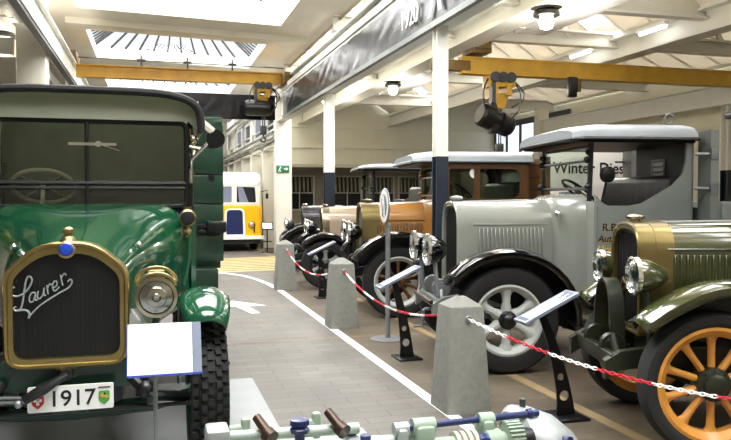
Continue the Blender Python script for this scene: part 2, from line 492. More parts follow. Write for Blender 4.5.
for k in range(5):
    y = 25.5 + k*1.28
    MB().bb(15.32, 15.36, y+.12, y+1.2, 3.4, 4.7).build('pane', 'daywin', wn)
    MB().bb(15.28, 15.36, y-.05, y+.1, 3.3, 4.7).build('mullion', 'beam_dark', wn)
struct(MB().bb(-6.6, 15.6, -3.6, -3.4, 0, 6.6).build('wall_front', 'wallgrey'), 'wall behind the viewer')
wl = struct(MB().bb(-6.6, -6.4, -3, 38, 0, 5.6).build('wall_left', 'wallgrey'), 'shaded wall of the left side aisle')
we = struct(MB().bb(-6.6, 3.6, 37.5, 37.7, 0, 5.6).build('wall_end', 'cream'), 'cream end wall behind the yellow bus')
# gallery wall running on past the exit column
mb = MB().bb(3.55, 3.7, 21.1, 37.5, 3.05, 3.75)
mb.bb(3.3, 3.55, 21.1, 37.5, 3.3, 3.36).bb(3.35, 3.5, 21.1, 37.5, 3.05, 3.12)
for y in (23.6, 26.4, 29.2, 32, 34.8): mb.bb(3.35, 3.75, y-.16, y+.16, 0, 3.75)
gw = struct(mb.build('wall_gallery', 'cream'), 'cream gallery wall with ledge past the exit column')
MB().tube([(3.28, 21, 3.42), (3.28, 37, 3.42)], .04, 8).tube([(3.3, 21, 3.2), (3.3, 37, 3.2)], .03, 8).build('conduit', 'steel', gw)
for k, y in enumerate((22.2, 25, 27.8, 30.6)):
    MB().ring([(y-.9, 3.45), (y+.9, 3.45), (y+.9, 4.3), (y-.9, 4.3)], [(y-.75, 3.58), (y+.75, 3.58), (y+.75, 4.2), (y-.75, 4.2)], YZ, 3.4, 3.5).build('sash_frame', 'white', gw)
    MB().bb(3.44, 3.47, y-.75, y+.75, 3.58, 4.2).build('pane', 'panelgrey' if k % 2 else 'darkwin', gw)
# far wall under the gallery
struct(MB().bb(3.9, 4.0, 22, 37, 0, 3.1).build('wall_inner', 'cream_panel'), 'pale partition under the gallery')

# columns
def hcol(name, x, y, z1, split, label, wd=.17):
    def prof(z0, z, e=0):
        return MB().bb(x-wd/2-e, x+wd/2+e, y-wd/2-e, y-wd/2+.02+e, z0, z).bb(x-wd/2-e, x+wd/2+e, y+wd/2-.02-e, y+wd/2+e, z0, z).bb(x-.012-e, x+.012+e, y-wd/2+.02+e, y+wd/2-.02-e, z0, z)
    o = struct(prof(split, z1).build(name, 'colwhite'), label)
    prof(.02, split, .003).build('dark_lower_coat', 'colblue', o)
    MB().bb(x-.16, x+.16, y-.16, y+.16, 0, .02).build('base_plate', 'beam_dark', o)
    return o
hcol('column', 3.44, 8.7, 3.72, 2.1, 'white steel column with dark blue lower half beside the grey truck', .15)
hcol('column', 3.5, 15.0, 3.72, 2.1, 'white steel column with dark blue lower half beside the taupe truck', .19)
hcol('column', 14.5, 16.3, 4.0, 2.3, 'white steel column with dark blue lower half behind the grey truck bed', .26)
ec = struct(MB().bb(3.33, 3.77, 20.8, 21.2, 0, 4.4, bev=.012).build('column', 'colwhite'), 'broad cream column carrying the exit sign')
struct(MB().bb(-2.35, -1.85, 14.9, 15.4, 0, 5.35, bev=.02).build('column', 'cream'), 'broad cream pillar of the left aisle')
struct(MB().bb(-2.35, -1.85, 22.9, 23.4, 0, 5.35, bev=.02).build('column', 'cream'), 'second broad cream pillar of the left aisle')
struct(MB().bb(14.3, 14.7, 25.9, 26.3, 0, 5.0).build('column', 'cream'), 'cream pilaster at the end of the crane girder')
struct(MB().bb(-6.4, -2.4, 15.0, 15.3, 4.2, 4.5).build('trim_41', 'beam'), 'cross beam of the left aisle')
struct(MB().bb(-2.8, -2.6, -3, 30, 4.75, 5.0).build('trim_42', 'beam'), 'lamp beam of the left aisle')

# exit sign
t = thing('exit_sign', 'small green emergency exit sign on the broad cream column', 'sign', (3.52, 20.78, 2.38))
MB().bb(-.18, .18, -.02, .015, -.1, .1, bev=.006).build('sign_plate', 'exitgreen', t)
p = MB().prism([(.03, -.015), (.09, -.015), (.09, -.05), (.15, .0), (.09, .05), (.09, .015), (.03, .015)], XZ, -.024, -.019)
p.bb(-.13, -.04, -.024, -.019, -.07, -.055).prism(circ((-.07, .06), .018, 10), XZ, -.024, -.019)
p.tube([(-.07, -.022, .035), (-.09, -.022, -.01), (-.06, -.022, -.06)], .011, 5).tube([(-.09, -.022, -.01), (-.13, -.022, -.05)], .01, 5).tube([(-.11, -.022, .01), (-.07, -.022, .035), (-.03, -.022, .02)], .008, 5)
p.build('pictogram', 'white', t)
# ------------------------------------------------------------------ vehicle parts (local frame: +x forward, +y left, z up)
def wheel(root, x, y, rad, wd, kind, felloe, spoke, hub, side=1, n=10, rin=.7, tread=False, tyre_m='rubber', hubr=.085):
    ri = rad*rin
    rim = MB().lathe([(ri+.012, -.44*wd), (ri+.012, .44*wd), (ri-.008, .46*wd), (ri-.022, .36*wd), (ri-.05, .2*wd), (ri-.05, -.2*wd), (ri-.022, -.36*wd), (ri-.008, -.46*wd), (ri+.012, -.44*wd)], (0,0,0), (0,1,0), 40)
    wh = rim.build('wheel', felloe, root, (x, y, rad))
    sh = rad - ri
    ty = MB().lathe([(ri, -.36*wd), (ri+.02, -.47*wd), (ri+sh*.45, -.53*wd), (ri+sh*.8, -.5*wd), (rad-.012, -.36*wd), (rad, -.16*wd), (rad, .16*wd), (rad-.012, .36*wd), (ri+sh*.8, .5*wd), (ri+sh*.45, .53*wd), (ri+.02, .47*wd), (ri, .36*wd)], (0,0,0), (0,1,0), 56)
    if tread:
        for k in range(46):
            a = 2*PI*k/46
            for j, yy in enumerate((-.4, -.2, 0, .2, .4)):
                aa = a + (PI/46 if j % 2 else 0); rr = rad - (.006 if abs(yy) > .3 else -.002)
                ty.box((math.sin(aa)*rr, yy*wd, math.cos(aa)*rr), (.036, .15*wd, .022), rot=(0, aa, 0 if j == 2 else (.35 if j % 2 else -.35)))
    ty.build('tyre', tyre_m, wh, ang=30)
    h = MB()
    d = side
    h.lathe([(0, -.3*wd), (hubr, -.3*wd), (hubr, .3*wd), (hubr*.72, .36*wd), (hubr*.66, .52*wd), (hubr*.4, .62*wd), (0, .64*wd)], (0,0,0), (0,d,0), 20)
    for k in range(8):
        a = 2*PI*k/8
        h.cyl((math.cos(a)*hubr*.85, d*.28*wd, math.sin(a)*hubr*.85), (math.cos(a)*hubr*.85, d*.36*wd, math.sin(a)*hubr*.85), .008, seg=6)
    h.build('hub', hub, wh)
    sp = MB(); L = ri - .035
    if kind == 'wood':
        secs = [(hubr*.8, .022, .03), (hubr+.03, .022, .032), (L*.6, .021, .028), (L*.85, .026, .028), (L*.96, .045, .03), (L, .062, .03)]
    else:
        secs = [(hubr*.7, .05, .045), (hubr+.02, .048, .045), (L*.55, .034, .04), (L*.8, .042, .04), (L*.95, .075, .045), (L, .09, .045)]
    e = 1 if kind == 'wood' else 1.3
    sp.loft([[(math.cos(2*PI*k/10)*a, math.sin(2*PI*k/10)*b*e, r) for k in range(10)] for r, a, b in secs])
    s0 = sp.build('spoke', spoke, wh)
    for k in range(1, n):
        s = s0.copy(); COL.objects.link(s); s.parent = wh; s.rotation_euler = (0, 2*PI*k/n, 0)
    return wh

def fender(root, pts, yc, wd, m, crown=.03, lip=.05, name='fender'):
    mb = MB(); N = 8; rows = []
    P = [Vector((a, 0, b)) for a, b in pts]
    for i, p in enumerate(P):
        t = (P[min(i+1, len(P)-1)] - P[max(i-1, 0)]).normalized()
        n = Vector((-t.z, 0, t.x))
        if n.z < -.2 or (abs(n.z) < .2 and n.x*p.x < 0): n = -n
        taper = 1 - .3*max(0, 1-i/3) ** 2
        row = []
        row.append(p + Vector((0, yc-wd/2*taper, 0)) + n*(crown*.0-lip))
        for k in range(N+1):
            s = -1+2*k/N
            row.append(p + Vector((0, yc+s*wd/2*taper, 0)) + n*crown*(1-s*s))
        row.append(p + Vector((0, yc+wd/2*taper, 0)) - n*lip)
        rows.append(row)
    mb.loft(rows, closed=False, caps=False)
    return mb.build(name, m, root, solid=.014, ang=60)

def arcpts(cx, cz, r, a0, a1, n=14, rz=None):
    return [(cx+r*math.cos(R(a0+(a1-a0)*i/n)), cz+(rz or r)*math.sin(R(a0+(a1-a0)*i/n))) for i in range(n+1)]

def headlamp(root, x, y, z, r, L, m, rimm, lens='lens', post=None, postm='black'):
    b = MB().lathe([(0, -L), (r*.32, -L*.97), (r*.66, -L*.72), (r*.9, -L*.35), (r, 0), (r*1.0, .01), (0, .012)], (0,0,0), (1,0,0), 24)
    h = b.build('headlamp', m, root, (x, y, z))
    MB().lathe([(r*.9, .012), (r*1.06, .0), (r*1.06, .03), (r*.92, .036), (r*.9, .012)], (0,0,0), (1,0,0), 28).build('rim', rimm, h)
    MB().lathe([(r*.94, .02), (r*.7, .04), (r*.3, .052), (0, .055)], (0,0,0), (1,0,0), 24).build('lens', lens, h)
    MB().lathe([(r*.9, .016), (0, .013)], (0,0,0), (1,0,0), 24).build('reflector', 'chrome', h)
    if post is not None:
        MB().cyl((-L*.35, 0, -r*.85), (-L*.35 + post[0], post[1], post[2]), .022, .026, 10).build('bracket', postm, h)
    return h

def radiator(root, x, w, z0, z1, rt, m, t=.035, depth=.13, cap_m=None, core='core'):
    o = rpoly([(-w/2, z0), (w/2, z0), (w/2, z1), (-w/2, z1)], [.03, .03, rt, rt])
    c = (0, (z0+z1)/2 - .02)
    i_ = scale2(o, c, (w-2*t)/w, (z1-z0-2.6*t)/(z1-z0))
    mb = MB().ring(o, i_, YZ, x-depth, x)
    # rounded lip
    mb.tube([(x, a, b) for a, b in scale2(o, c, (w-t*.6)/w, (z1-z0-t*.8)/(z1-z0))], .012, 6, closed=True)
    r = mb.build('radiator', m, root)
    cm = MB().prism(i_, YZ, x-depth*.8, x-.035)
    zc = (z0+z1)/2
    for k in range(-7, 8):
        cm.bb(x-.036, x-.026, k*w/17-.004, k*w/17+.004, z0+1.4*t, z1-2.2*t)
    cm.build('core', core, r)
    cp = MB().lathe([(.035, 0), (.035, .025), (.062, .03), (.065, .05), (.04, .06), (.015, .066), (0, .067)], (x-depth*.5, 0, z1-.012), (0,0,1), 18)
    cp.build('filler_cap', cap_m or m, r)
    return r, o

def bonnet(root, xa, prof_a, xb, prof_b, m, louv=None, name='bonnet', ridge=True):
    n = 6; rings = []
    for i in range(n+1):
        t = i/n
        rings.append([(xa+(xb-xa)*t, a0[0]*(1-t)+b0[0]*t, a0[1]*(1-t)+b0[1]*t) for a0, b0 in zip(prof_a, prof_b)])
    b = MB().loft(rings).build(name, m, root)
    if louv:
        k, x0, x1, za, zb, lm = louv
        wa = max(p[0] for p in prof_a); wb = max(p[0] for p in prof_b)
        for s in (-1, 1):
            lv = MB()
            for i in range(k):
                xx = x0+(x1-x0)*i/(k-1); tt = (xx-xa)/(xb-xa); hw = wa*(1-tt)+wb*tt
                lv.box((xx, s*(hw+.006), (za+zb)/2), (.018, .022, zb-za), rot=(0, 0, s*.5), bev=.004, seg=1)
            ya = wa+(wb-wa)*(x0-xa)/(xb-xa)+.003; yb = wa+(wb-wa)*(x1-xa)/(xb-xa)+.003
            for zz in (za-.035, zb+.035):
                lv.tube([(x0+.05, s*ya, zz), (x1-.05, s*yb, zz)], .006, 5)
            lv.build('louvre_row', lm, b)
    if ridge:
        za = max(p[1] for p in prof_a); zb = max(p[1] for p in prof_b)
        MB().tube([(xa, 0, za+.002), (xb, 0, zb+.002)], .008, 6).build('hinge', 'steel', b)
    return b

def steering(root, c, tilt, r, m='black', spoke='steel', down=.5):
    """wheel with centre c, column running forward-down"""
    ax = Vector((math.cos(tilt), 0, -math.sin(tilt))).normalized()
    u = Vector((0,1,0)); w = ax.cross(u)
    c = Vector(c)
    s = MB().tube([c + (u*math.cos(2*PI*i/28)+w*math.sin(2*PI*i/28))*r for i in range(28)], .014, 8, closed=True).build('steering_wheel', m, root)
    h = MB().lathe([(0, -.02), (.035, -.015), (.035, .03), (0, .03)], c, ax, 14)
    for k in range(4):
        a = PI/4+k*PI/2
        h.tube([c, c + (u*math.cos(a)+w*math.sin(a))*r], .009, 6)
    h.build('wheel_spokes', spoke, s)
    MB().tube([c, c+ax*down], .02, 8).build('steering_column', spoke, s)
    return s

def chassis(root, P):
    m = P['chm']; xr = P.get('xrear', -3.6); rad = P['rad']; z = rad+.12
    for s in (-1, 1):
        MB().loft([[(x, s*.4+dy, zz+dz) for dy, dz in ((-.035,-.06),(.035,-.06),(.035,.06),(-.035,.06))] for x, zz in ((xr, z), (-.6, z), (.35, z), (.5, z-.02), (.6, z-.08))]).build('frame_rail', m, root)
        sp = MB()
        for k in range(4):
            L = .52-.11*k
            sp.tube([(L*math.cos(PI*i/8), s*.4, rad+.0+k*-.0 + .0 + .1*(math.cos(PI*i/8))**2 - .018*k) for i in range(9)], .016, 4)
        sp.build('leaf_spring', m, root)
        MB().lathe([(0, -.03), (.085, -.03), (.095, -.01), (.085, .02), (.06, .02), (.055, .03), (.03, .03), (.028, .05), (0, .052)], (P.get('disc_x', .47), s*P.get('disc_y', .2), z+P.get('disc_z', .1)), (0, s, 0), 22).build('damper_disc', P['discm'], root)
        MB().tube([(P.get('disc_x', .47), s*P.get('disc_y', .2), z+.1), (.5, s*.36, z+.02), (.4, s*.38, z)], .025, 6).build('damper_arm', P['discm'], root)
    MB().tube([(0, -P['track'], rad), (0, -.5, rad-.04), (0, 0, rad-.05), (0, .5, rad-.04), (0, P['track'], rad)], .038, 8).build('front_axle', m, root)
    MB().bb(.5, .56, -.42, .42, z-.08, z+.02, bev=.01).build('crossmember', m, root)
    MB().tube([(.1, .1, rad-.14), (.1, P['track']-.1, rad-.1)], .014, 6).tube([(-.18, -P['track']+.06, rad-.02), (-.18, P['track']-.06, rad-.02)], .016, 6).build('track_rod', 'steel', root)
    if P.get('crank', True): MB().tube([(.3, 0, z-.12), (.58, 0, z-.13), (.6, .0, z-.14), (.61, .0, z-.3), (.7, 0, z-.3)], .016, 8).build('starting_crank', P.get('crankm', 'steel'), root)
    MB().bb(-.9, .2, -.22, .22, rad-.05, z+.2, bev=.04).build('engine_sump', 'black', root)
    if P.get('bar'):
        MB().tube([(.62, -.3, z), (.62, .46, z)], .02, 8).build('tow_bar', 'copper', root)

def right_truck(name, label, cat, O, yaw, P, group=None):
    t = thing(name, label, cat, (O[0], O[1], 0), PI - yaw, group)
    rad = P['rad']; tr = P['track']; wd = P['wd']
    chassis(t, P)
    for s in (-1, 1):
        wheel(t, 0, s*tr, rad, wd, P['kind'], P['felloe'], P['spokem'], P['hubm'], s, P.get('n', 10), P.get('rin', .7), tyre_m=P.get('tyre', 'rubber'), hubr=P.get('hubr', .085))
        for xx in (P.get('xaxle', -2.9),):
            wheel(t, xx, s*tr, rad, wd*1.4, P['kind'], P['felloe'], P['spokem'], P['hubm'], s, P.get('n', 10), P.get('rin', .7), tyre_m=P.get('tyre', 'rubber'), hubr=P.get('hubr', .085))
        fender(t, P['fpts'], s*(tr+.0), P.get('fw', .3), P['fm'])
        MB().prism(P['fpts'], XZ, s*(tr-.15), s*(tr-.14)).build('arch_dark_panel', 'black', t)  # black sheet added to darken the wheel arch under the fender
        if P.get('board', True):
            MB().bb(-1.75, -.62, s*(tr+.14), s*(tr-.16), .42, .45, bev=.008).build('running_board', 'black', t)
    x = P['xr']; w = P['rw']
    r, prof = radiator(t, x, w, P['z0'], P['z1'], P.get('rt', .2), P['radm'], depth=P.get('rdep', .13), cap_m=P.get('capm'), core=P.get('core', 'core'))
    xb = P['xcowl0']; xc = P['xcowl']; cw = P['cw']
    pa = scale2(prof, (0, P['z0']), .985, .99)
    zc1 = P['z1'] + .01
    pb = rpoly([(-w/2-.03, P['z0']-.02), (w/2+.03, P['z0']-.02), (w/2+.03, zc1), (-w/2-.03, zc1)], [.03, .03, P.get('rt', .2), P.get('rt', .2)])
    pc = rpoly([(-cw/2, P['z0']-.05), (cw/2, P['z0']-.05), (cw/2, P['zcowl']), (-cw/2, P['zcowl'])], [.03, .03, .26, .26])
    bonnet(t, x-P.get('rdep', .13)+.01, pa, xb, pb, P['bm'], P.get('louv'))
    pm = scale2(pc, (0, P['z0']), .9, .985)
    MB().loft([[(xb, a, b) for a, b in pb], [(xb-.05, a*.6+c*.4, b*.6+d*.4) for (a, b), (c, d) in zip(pb, pc)], [(xb-.14, a, b) for a, b in pm], [(xc, a, b) for a, b in pc]]).build('cowl', P['cm'], t)
    lx, ly, lz, lr, ll = P['lamp']
    for s in (-1, 1):
        headlamp(t, lx, s*ly, lz, lr, ll, P['lampm'], P['rimm'], post=(-.02, s*.03, -(lz-rad-.16)), postm=P.get('postm', P['chm']))
    return t

def cab(t, C):
    """open or closed cab: sides, roof, windscreen, seat, wheel"""
    xf, xb, hw, zf, zr = C['xf'], C['xb'], C['hw'], C['zf'], C['zr']
    m = C['m']
    for s in (-1, 1):
        y0, y1 = s*hw, s*(hw-.035)
        if C.get('closed'):
            outer = [(xf, zf), (xb, zf), (xb, zr), (xf, zr)]
            h1 = rpoly([(xf-.5, C['zs']), (xb+.14, C['zs']), (xb+.14, zr-.1), (xf-.5, zr-.1)], [.03, .12, .12, .03])
            h2 = rpoly([(xf-.08, C['zs']), (xf-.42, C['zs']), (xf-.42, zr-.1), (xf-.08, zr-.1)], .03)
            o = MB().prism(outer, XZ, y0, y1, [h1, h2]).build('cab_side', C.get('sidem', m), t)
            MB().prism(h1, XZ, s*(hw-.015), s*(hw-.02)).build('side_window', 'glass', o)
            MB().prism(h2, XZ, s*(hw-.015), s*(hw-.02)).build('side_window', 'glass', o)
            tr = MB()
            for h in (h1, h2): tr.ring(scale2(h, (sum(p[0] for p in h)/len(h), sum(p[1] for p in h)/len(h)), 1.06, 1.05), h, XZ, s*(hw-.005), s*(hw+.012))
            tr.build('window_moulding', C.get('trimm', m), o)
        else:
            zs = C['zs']; up = .42 if (s > 0 or 'rfar' not in C) else 0
            outer = ([(xf, zf), (xb, zf), (xb, zr-.03), (xb+.07, zr-.03)] if up else [(xf, zf), (xb, zf)]) + ([(xb+.07, zs+.42), (xb+.1, zs+.3), (xb+.2, zs+.19), (xb+.36, zs+.1), (xb+.5, zs+.02)] if up else [(xb, zs)]) + [(xb+.62, zs), (xf-.12, zs), (xf-.06, zs+.03), (xf, zs+.1)]
            MB().prism(outer, XZ, y0, y1).build('cab_side', m, t)
            b = MB()
            for zz in (zf+.12, zs-.1, zs-.28): b.cyl((xf-.03, s*hw, zz), (xf-.03, s*(hw+.012), zz), .012, seg=8)
            b.tube([(xf-.02, s*(hw+.004), zf), (xf-.02, s*(hw+.004), zs)], .006, 4)
            b.build('rivets', m, t)
    MB().bb(xb, xb+.03, C.get('rfar', -hw), hw, zf, zr-.03).build('cab_rear', C.get('rearm', 'black'), t)
    if C.get('rearwin'):
        rw = MB().ring([(.05, 1.62), (.3, 1.62), (.3, 1.98), (.05, 1.98)], [(.07, 1.64), (.28, 1.64), (.28, 1.96), (.07, 1.96)], YZ, xb+.03, xb+.045).build('rear_window', 'steel', t)
        mm = MB()
        for k in range(6): mm.bb(xb+.031, xb+.04, .07, .28, 1.65+k*.052, 1.69+k*.052)
        mm.build('window_bars', 'paper', rw)
    MB().bb(xb, xf, -hw+.03, hw-.03, zf-.01, zf+.03).build('cab_floor', 'black', t)
    # roof: rounded slab with pale top and dark lining
    ox, oz = C.get('ovf', .2), C.get('rt', .13)
    rx0, rx1 = xb-.06, xf+ox
    rw_ = hw+.06
    secs = []
    NR = 14
    for x, k, lift in ((rx0, .86, -.05), (rx0+.04, .97, -.01), (rx0+.12, 1, 0), ((rx0+rx1)/2, 1, .0), (rx1-.3, 1, -.005), (rx1-.1, .98, -.03), (rx1, .9, -.06)):
        prof = []
        for i in range(NR+1):
            a = PI*i/NR
            yy = math.copysign(abs(math.cos(a))**.45, math.cos(a))*rw_*k
            prof.append((x, yy, zr + max(0, oz+lift)*math.sin(a)**.6))
        secs.append(prof)
    rf = MB().loft(secs).build('roof', C['roofm'], t)
    MB().bb(rx0+.05, rx1-.06, -rw_+.05, rw_-.05, zr-.035, zr+.005).build('headlining', 'black', rf)
    edge = [(rx0+.03, rw_-.01, zr), (rx1-.08, rw_-.01, zr), (rx1, rw_*.88, zr-.01), (rx1+.01, 0, zr-.005), (rx1, -rw_*.88, zr-.01), (rx1-.08, -rw_+.01, zr), (rx0+.03, -rw_+.01, zr)]
    MB().tube(edge, .02, 6).build('roof_edge', C.get('edgem', 'black'), rf)
    # windscreen
    xw = xf + C.get('wsx', 0.0); zb = C['zw']
    pw = C.get('pw', .62)
    fr = MB()
    for s in (-1, 1): fr.tube([(xw, s*pw, zb-.25), (xw-.02, s*pw, zr)], .024, 6)
    fr.tube([(xw, -pw, zb), (xw, pw, zb)], .016, 6).tube([(xw-.02, -pw, zr-.06), (xw-.02, pw, zr-.06)], .016, 6).tube([(xw, -pw, zb+.26), (xw, pw, zb+.26)], .014, 6)
    for s in (-1, 1):
        fr.sph((xw+.02, s*pw, zb+.27), .035, seg=8).sph((xw+.02, s*(pw+.02), zb+.02), .035, seg=8).sph((xw+.01, s*pw, zr-.12), .03, seg=8)
    w_ = fr.build('windscreen_frame', C.get('wsm', 'black'), t)
    MB().bb(xw-.012, xw-.006, -pw, pw, zb+.26, zr-.06).build('glass_pane', 'glass', w_)
    MB().bb(xw-.002, xw+.004, -pw, pw, zb, zb+.26).build('glass_pane', 'glass', w_)
    # seat and wheel
    st = MB().bb(xb+.05, xb+.55, -hw+.06, hw-.06, zf+.25, zf+.62, bev=.06).build('seat', 'leather', t)
    bk = MB().prism(rpoly([(xb+.05, zf+.6), (xb+.24, zf+.6), (xb+.2, zf+1.08), (xb+.05, zf+1.1)], .06), XZ, -hw+.06, hw-.06).build('seat_back', 'leather', t)
    steering(t, (xb+.68, C.get('sy', -.3), C.get('sz', zf+.92)), .9, .2, down=.55)
    if C.get('horn', True):
        MB().lathe([(0, -.03), (.075, -.025), (.075, .02), (.05, .03), (0, .032)], (xf-.16, hw-.1, zb+.13), (-.3, 1, 0), 18).tube([(xf-.16, hw-.1, zb+.12), (xf-.08, hw-.1, zb-.25)], .012, 6).build('side_mirror', 'black', t)

YAW = R(8.5)
# ---- grey truck
grey = right_truck('truck', 'light grey open-cab truck with cast grey spoked wheels and black front fenders, lettered door', 'truck', (3.2, 6.945), YAW, dict(
    rad=.49, track=.78, wd=.19, kind='cast', felloe='wheelgrey', spokem='wheelgrey', hubm='black', n=6, rin=.64, hubr=.085, tyre='rubber',
    chm='grey_dark', discm='steel', fpts=arcpts(0, .49, .66, 32, 192, 16, .62), fm='blackgloss', fw=.3, xr=.33, rw=.64, z0=.72, z1=1.56, rt=.26, radm='grey', capm='alu',
    xcowl0=-.6, xcowl=-.86, cw=1.24, zcowl=1.63, bm='grey', cm='grey', louv=(17, .12, -.5, 1.04, 1.3, 'grey'), lamp=(.62, .33, 1.1, .145, .18), lampm='blackgloss', rimm='chrome', postm='steel', bar=True))
cab(grey, dict(xf=-.86, xb=-1.82, hw=.75, zf=.72, zs=1.52, zr=2.14, zw=1.68, m='grey_dark', rearm='black', roofm='roofgrey', ovf=.22, rt=.16, rearwin=True, rfar=-.3, pw=.6, sz=1.66))
MB().bb(-.86, -.84, -.75, .75, .72, 1.56).build('scuttle_panel', 'grey', grey)
for k, (b, sz, x, z, mm) in enumerate((('R.Blum', .1, -.925, 1.285, 'ink'), ('Autobl.', .088, -.885, 1.185, 'ink'), ('Horgen', .092, -.875, 1.085, 'crest_gold'))):
    text('door_lettering', b, sz, mm, grey, (x, .7515, z), (PI/2, 0, PI), shear=.15 if k else 0, bold=.0015)
    if k < 2: text('lettering_shadow', b, sz, 'crest_gold', grey, (x-.006, .7505, z-.006), (PI/2, 0, PI), depth=.0008, shear=.15 if k else 0, bold=.0015)
hd = MB().bb(-2.02, -1.96, -.85, .85, .85, 1.5).bb(-2.0, -1.92, .66, .87, .85, 2.22).bb(-2.0, -1.92, -.87, -.66, .85, 2.22).build('headboard', 'grey_dark', grey)
for s in (-1, 1):
    MB().tube([(-1.97, s*.85, 2.0), (-1.8, s*.8, 2.0)], .014, 6).bb(-1.98, -1.92, s*.82, s*.88, 1.95, 2.05).build('stay_hook', 'steel', grey)
    MB().tube([(-1.97, s*.85, 1.68), (-1.8, s*.8, 1.68)], .014, 6).bb(-1.98, -1.92, s*.82, s*.88, 1.63, 1.73).build('stay_hook', 'steel', grey)
    MB().bb(-4.6, -2.02, s*.86, s*.9, .95, 1.55, bev=.006).bb(-4.6, -2.02, s*.9, s*.91, 1.22, 1.25).build('dropside', 'grey_dark', grey)
MB().bb(-4.6, -2.0, -.86, .86, .88, .95).bb(-4.63, -4.6, -.9, .9, .9, 1.55).build('bed', 'grey_dark', grey)
text('bed_lettering', 'R.B', .14, 'crest_gold', grey, (-2.12, .912, 1.35), (PI/2, 0, PI))
MB().tube([(-1.88+.05*math.sin(2*PI*i/16), .2, 2.385+.05*-math.cos(2*PI*i/16)) for i in range(16)], .011, 6, closed=True).cyl((-1.88, .2, 2.2), (-1.88, .2, 2.34), .016, seg=8).bb(-2.0, -1.8, .1, .3, 2.18, 2.215).build('lifting_eye', 'grey_dark', grey)
MB().sph((-.62, .44, 1.44), .035, seg=10).tube([(-.62, .42, 1.44), (-.62, .47, 1.44), (-.62, .48, 1.36)], .014, 6).build('cowl_catch', 'chrome', grey)

# ---- brown truck
brown = right_truck('truck', 'brown closed-cab truck with gold radiator and varnished wooden cab', 'truck', (3.25, 10.2), YAW, dict(
    rad=.48, track=.78, wd=.19, kind='wood', felloe='wheelgrey', spokem='brown_dark', hubm='brown_dark', n=10, rin=.68,
    chm='black', discm='black', fpts=arcpts(0, .48, .68, 28, 192, 16, .64), fm='blackgloss', fw=.32, rdep=.24, core='core_silver', xr=.42, rw=.64, z0=.72, z1=1.52, rt=.26, radm='gold', capm='gold',
    xcowl0=-.45, xcowl=-.62, cw=1.3, zcowl=1.58, bm='brown', cm='brown', louv=(16, .2, -.4, .98, 1.24, 'brown_dark'), lamp=(.6, .34, 1.12, .145, .18), lampm='blackgloss', rimm='chrome'))
cab(brown, dict(closed=True, xf=-.62, xb=-1.82, hw=.75, zf=.72, zs=1.58, zr=2.08, zw=1.62, m='brown', sidem='brown_dark', trimm='brown_dark', rearm='brown_dark', roofm='roofgrey', ovf=.42, rt=.15, edgem='roofgrey', pw=.68, horn=False, wsm='brown', sz=1.7))
bx = MB().bb(-4.2, -1.98, .82, .87, .9, 1.45).bb(-4.2, -1.98, -.87, -.82, .9, 1.45).bb(-4.2, -1.98, -.86, .86, .85, .92).bb(-2.04, -1.97, -.86, .86, .85, 2.12)
bx.build('wooden_bed', 'plankwood', brown)
MB().bb(-2.05, -1.96, .84, .9, .85, 2.14).bb(-2.05, -1.96, -.9, -.84, .85, 2.14).build('stake', 'brown_dark', brown)
MB().lathe([(0, 0), (.07, .003), (.07, .01), (0, .012)], (-1.05, .735, 1.92), (0, 1, 0), 20).build('window_sticker', 'white', brown)

# ---- taupe truck
taupe = right_truck('truck', 'taupe vintage truck with open cab and pale roof beyond the brown truck', 'truck', (3.02, 13.5), YAW, dict(
    rad=.43, track=.74, wd=.17, kind='cast', felloe='black', spokem='grey_dark', hubm='black', n=6, rin=.66,
    chm='black', discm='black', fpts=arcpts(0, .43, .53, 42, 190, 14, .52), fm='blackgloss', fw=.26, xr=.02, rw=.62, z0=.72, z1=1.42, rt=.28, radm='nickel', capm='nickel',
    xcowl0=-.62, xcowl=-.8, cw=1.2, zcowl=1.46, bm='taupe', cm='taupe', lamp=(.28, .36, 1.06, .125, .16), lampm='blackgloss', rimm='chrome'))
cab(taupe, dict(xf=-.85, xb=-1.95, hw=.72, zf=.7, zs=1.4, zr=2.1, zw=1.5, m='taupe', roofm='roofgrey', ovf=.25, rt=.1, pw=.64, horn=False, sz=1.55))
MB().bb(-4.0, -2.0, -.8, .8, .8, 1.35, bev=.02).build('bed', 'taupe', taupe)
# ---- dark vehicle behind it
dark = right_truck('vintage_car', 'dark purple-black vintage car, farthest in the row of bonnets', 'car', (3.3, 16.6), YAW, dict(
    rad=.42, track=.7, wd=.16, kind='wood', felloe='black', spokem='black', hubm='black', n=10, rin=.7,
    chm='black', discm='steel', fpts=arcpts(0, .42, .58, 25, 190, 14, .54), fm='blackgloss', fw=.26, xr=.05, rw=.6, z0=.7, z1=1.4, rt=.28, radm='darkcar', capm='chrome',
    xcowl0=-.8, xcowl=-1.0, cw=1.1, zcowl=1.4, bm='darkcar', cm='darkcar', lamp=(.4, .38, 1.0, .13, .16), lampm='darkcar', rimm='chrome'))
body = MB()
body.prism(rpoly([(-1.0, .55), (-2.9, .55), (-2.95, 1.25), (-2.3, 1.3), (-1.9, 1.2), (-1.0, 1.25)], .12), XZ, -.66, .66).build('body_tub', 'darkcar', dark)
MB().bb(-2.3, -2.1, -.55, .55, 1.2, 1.55, bev=.05).build('seat_back', 'leather', dark)

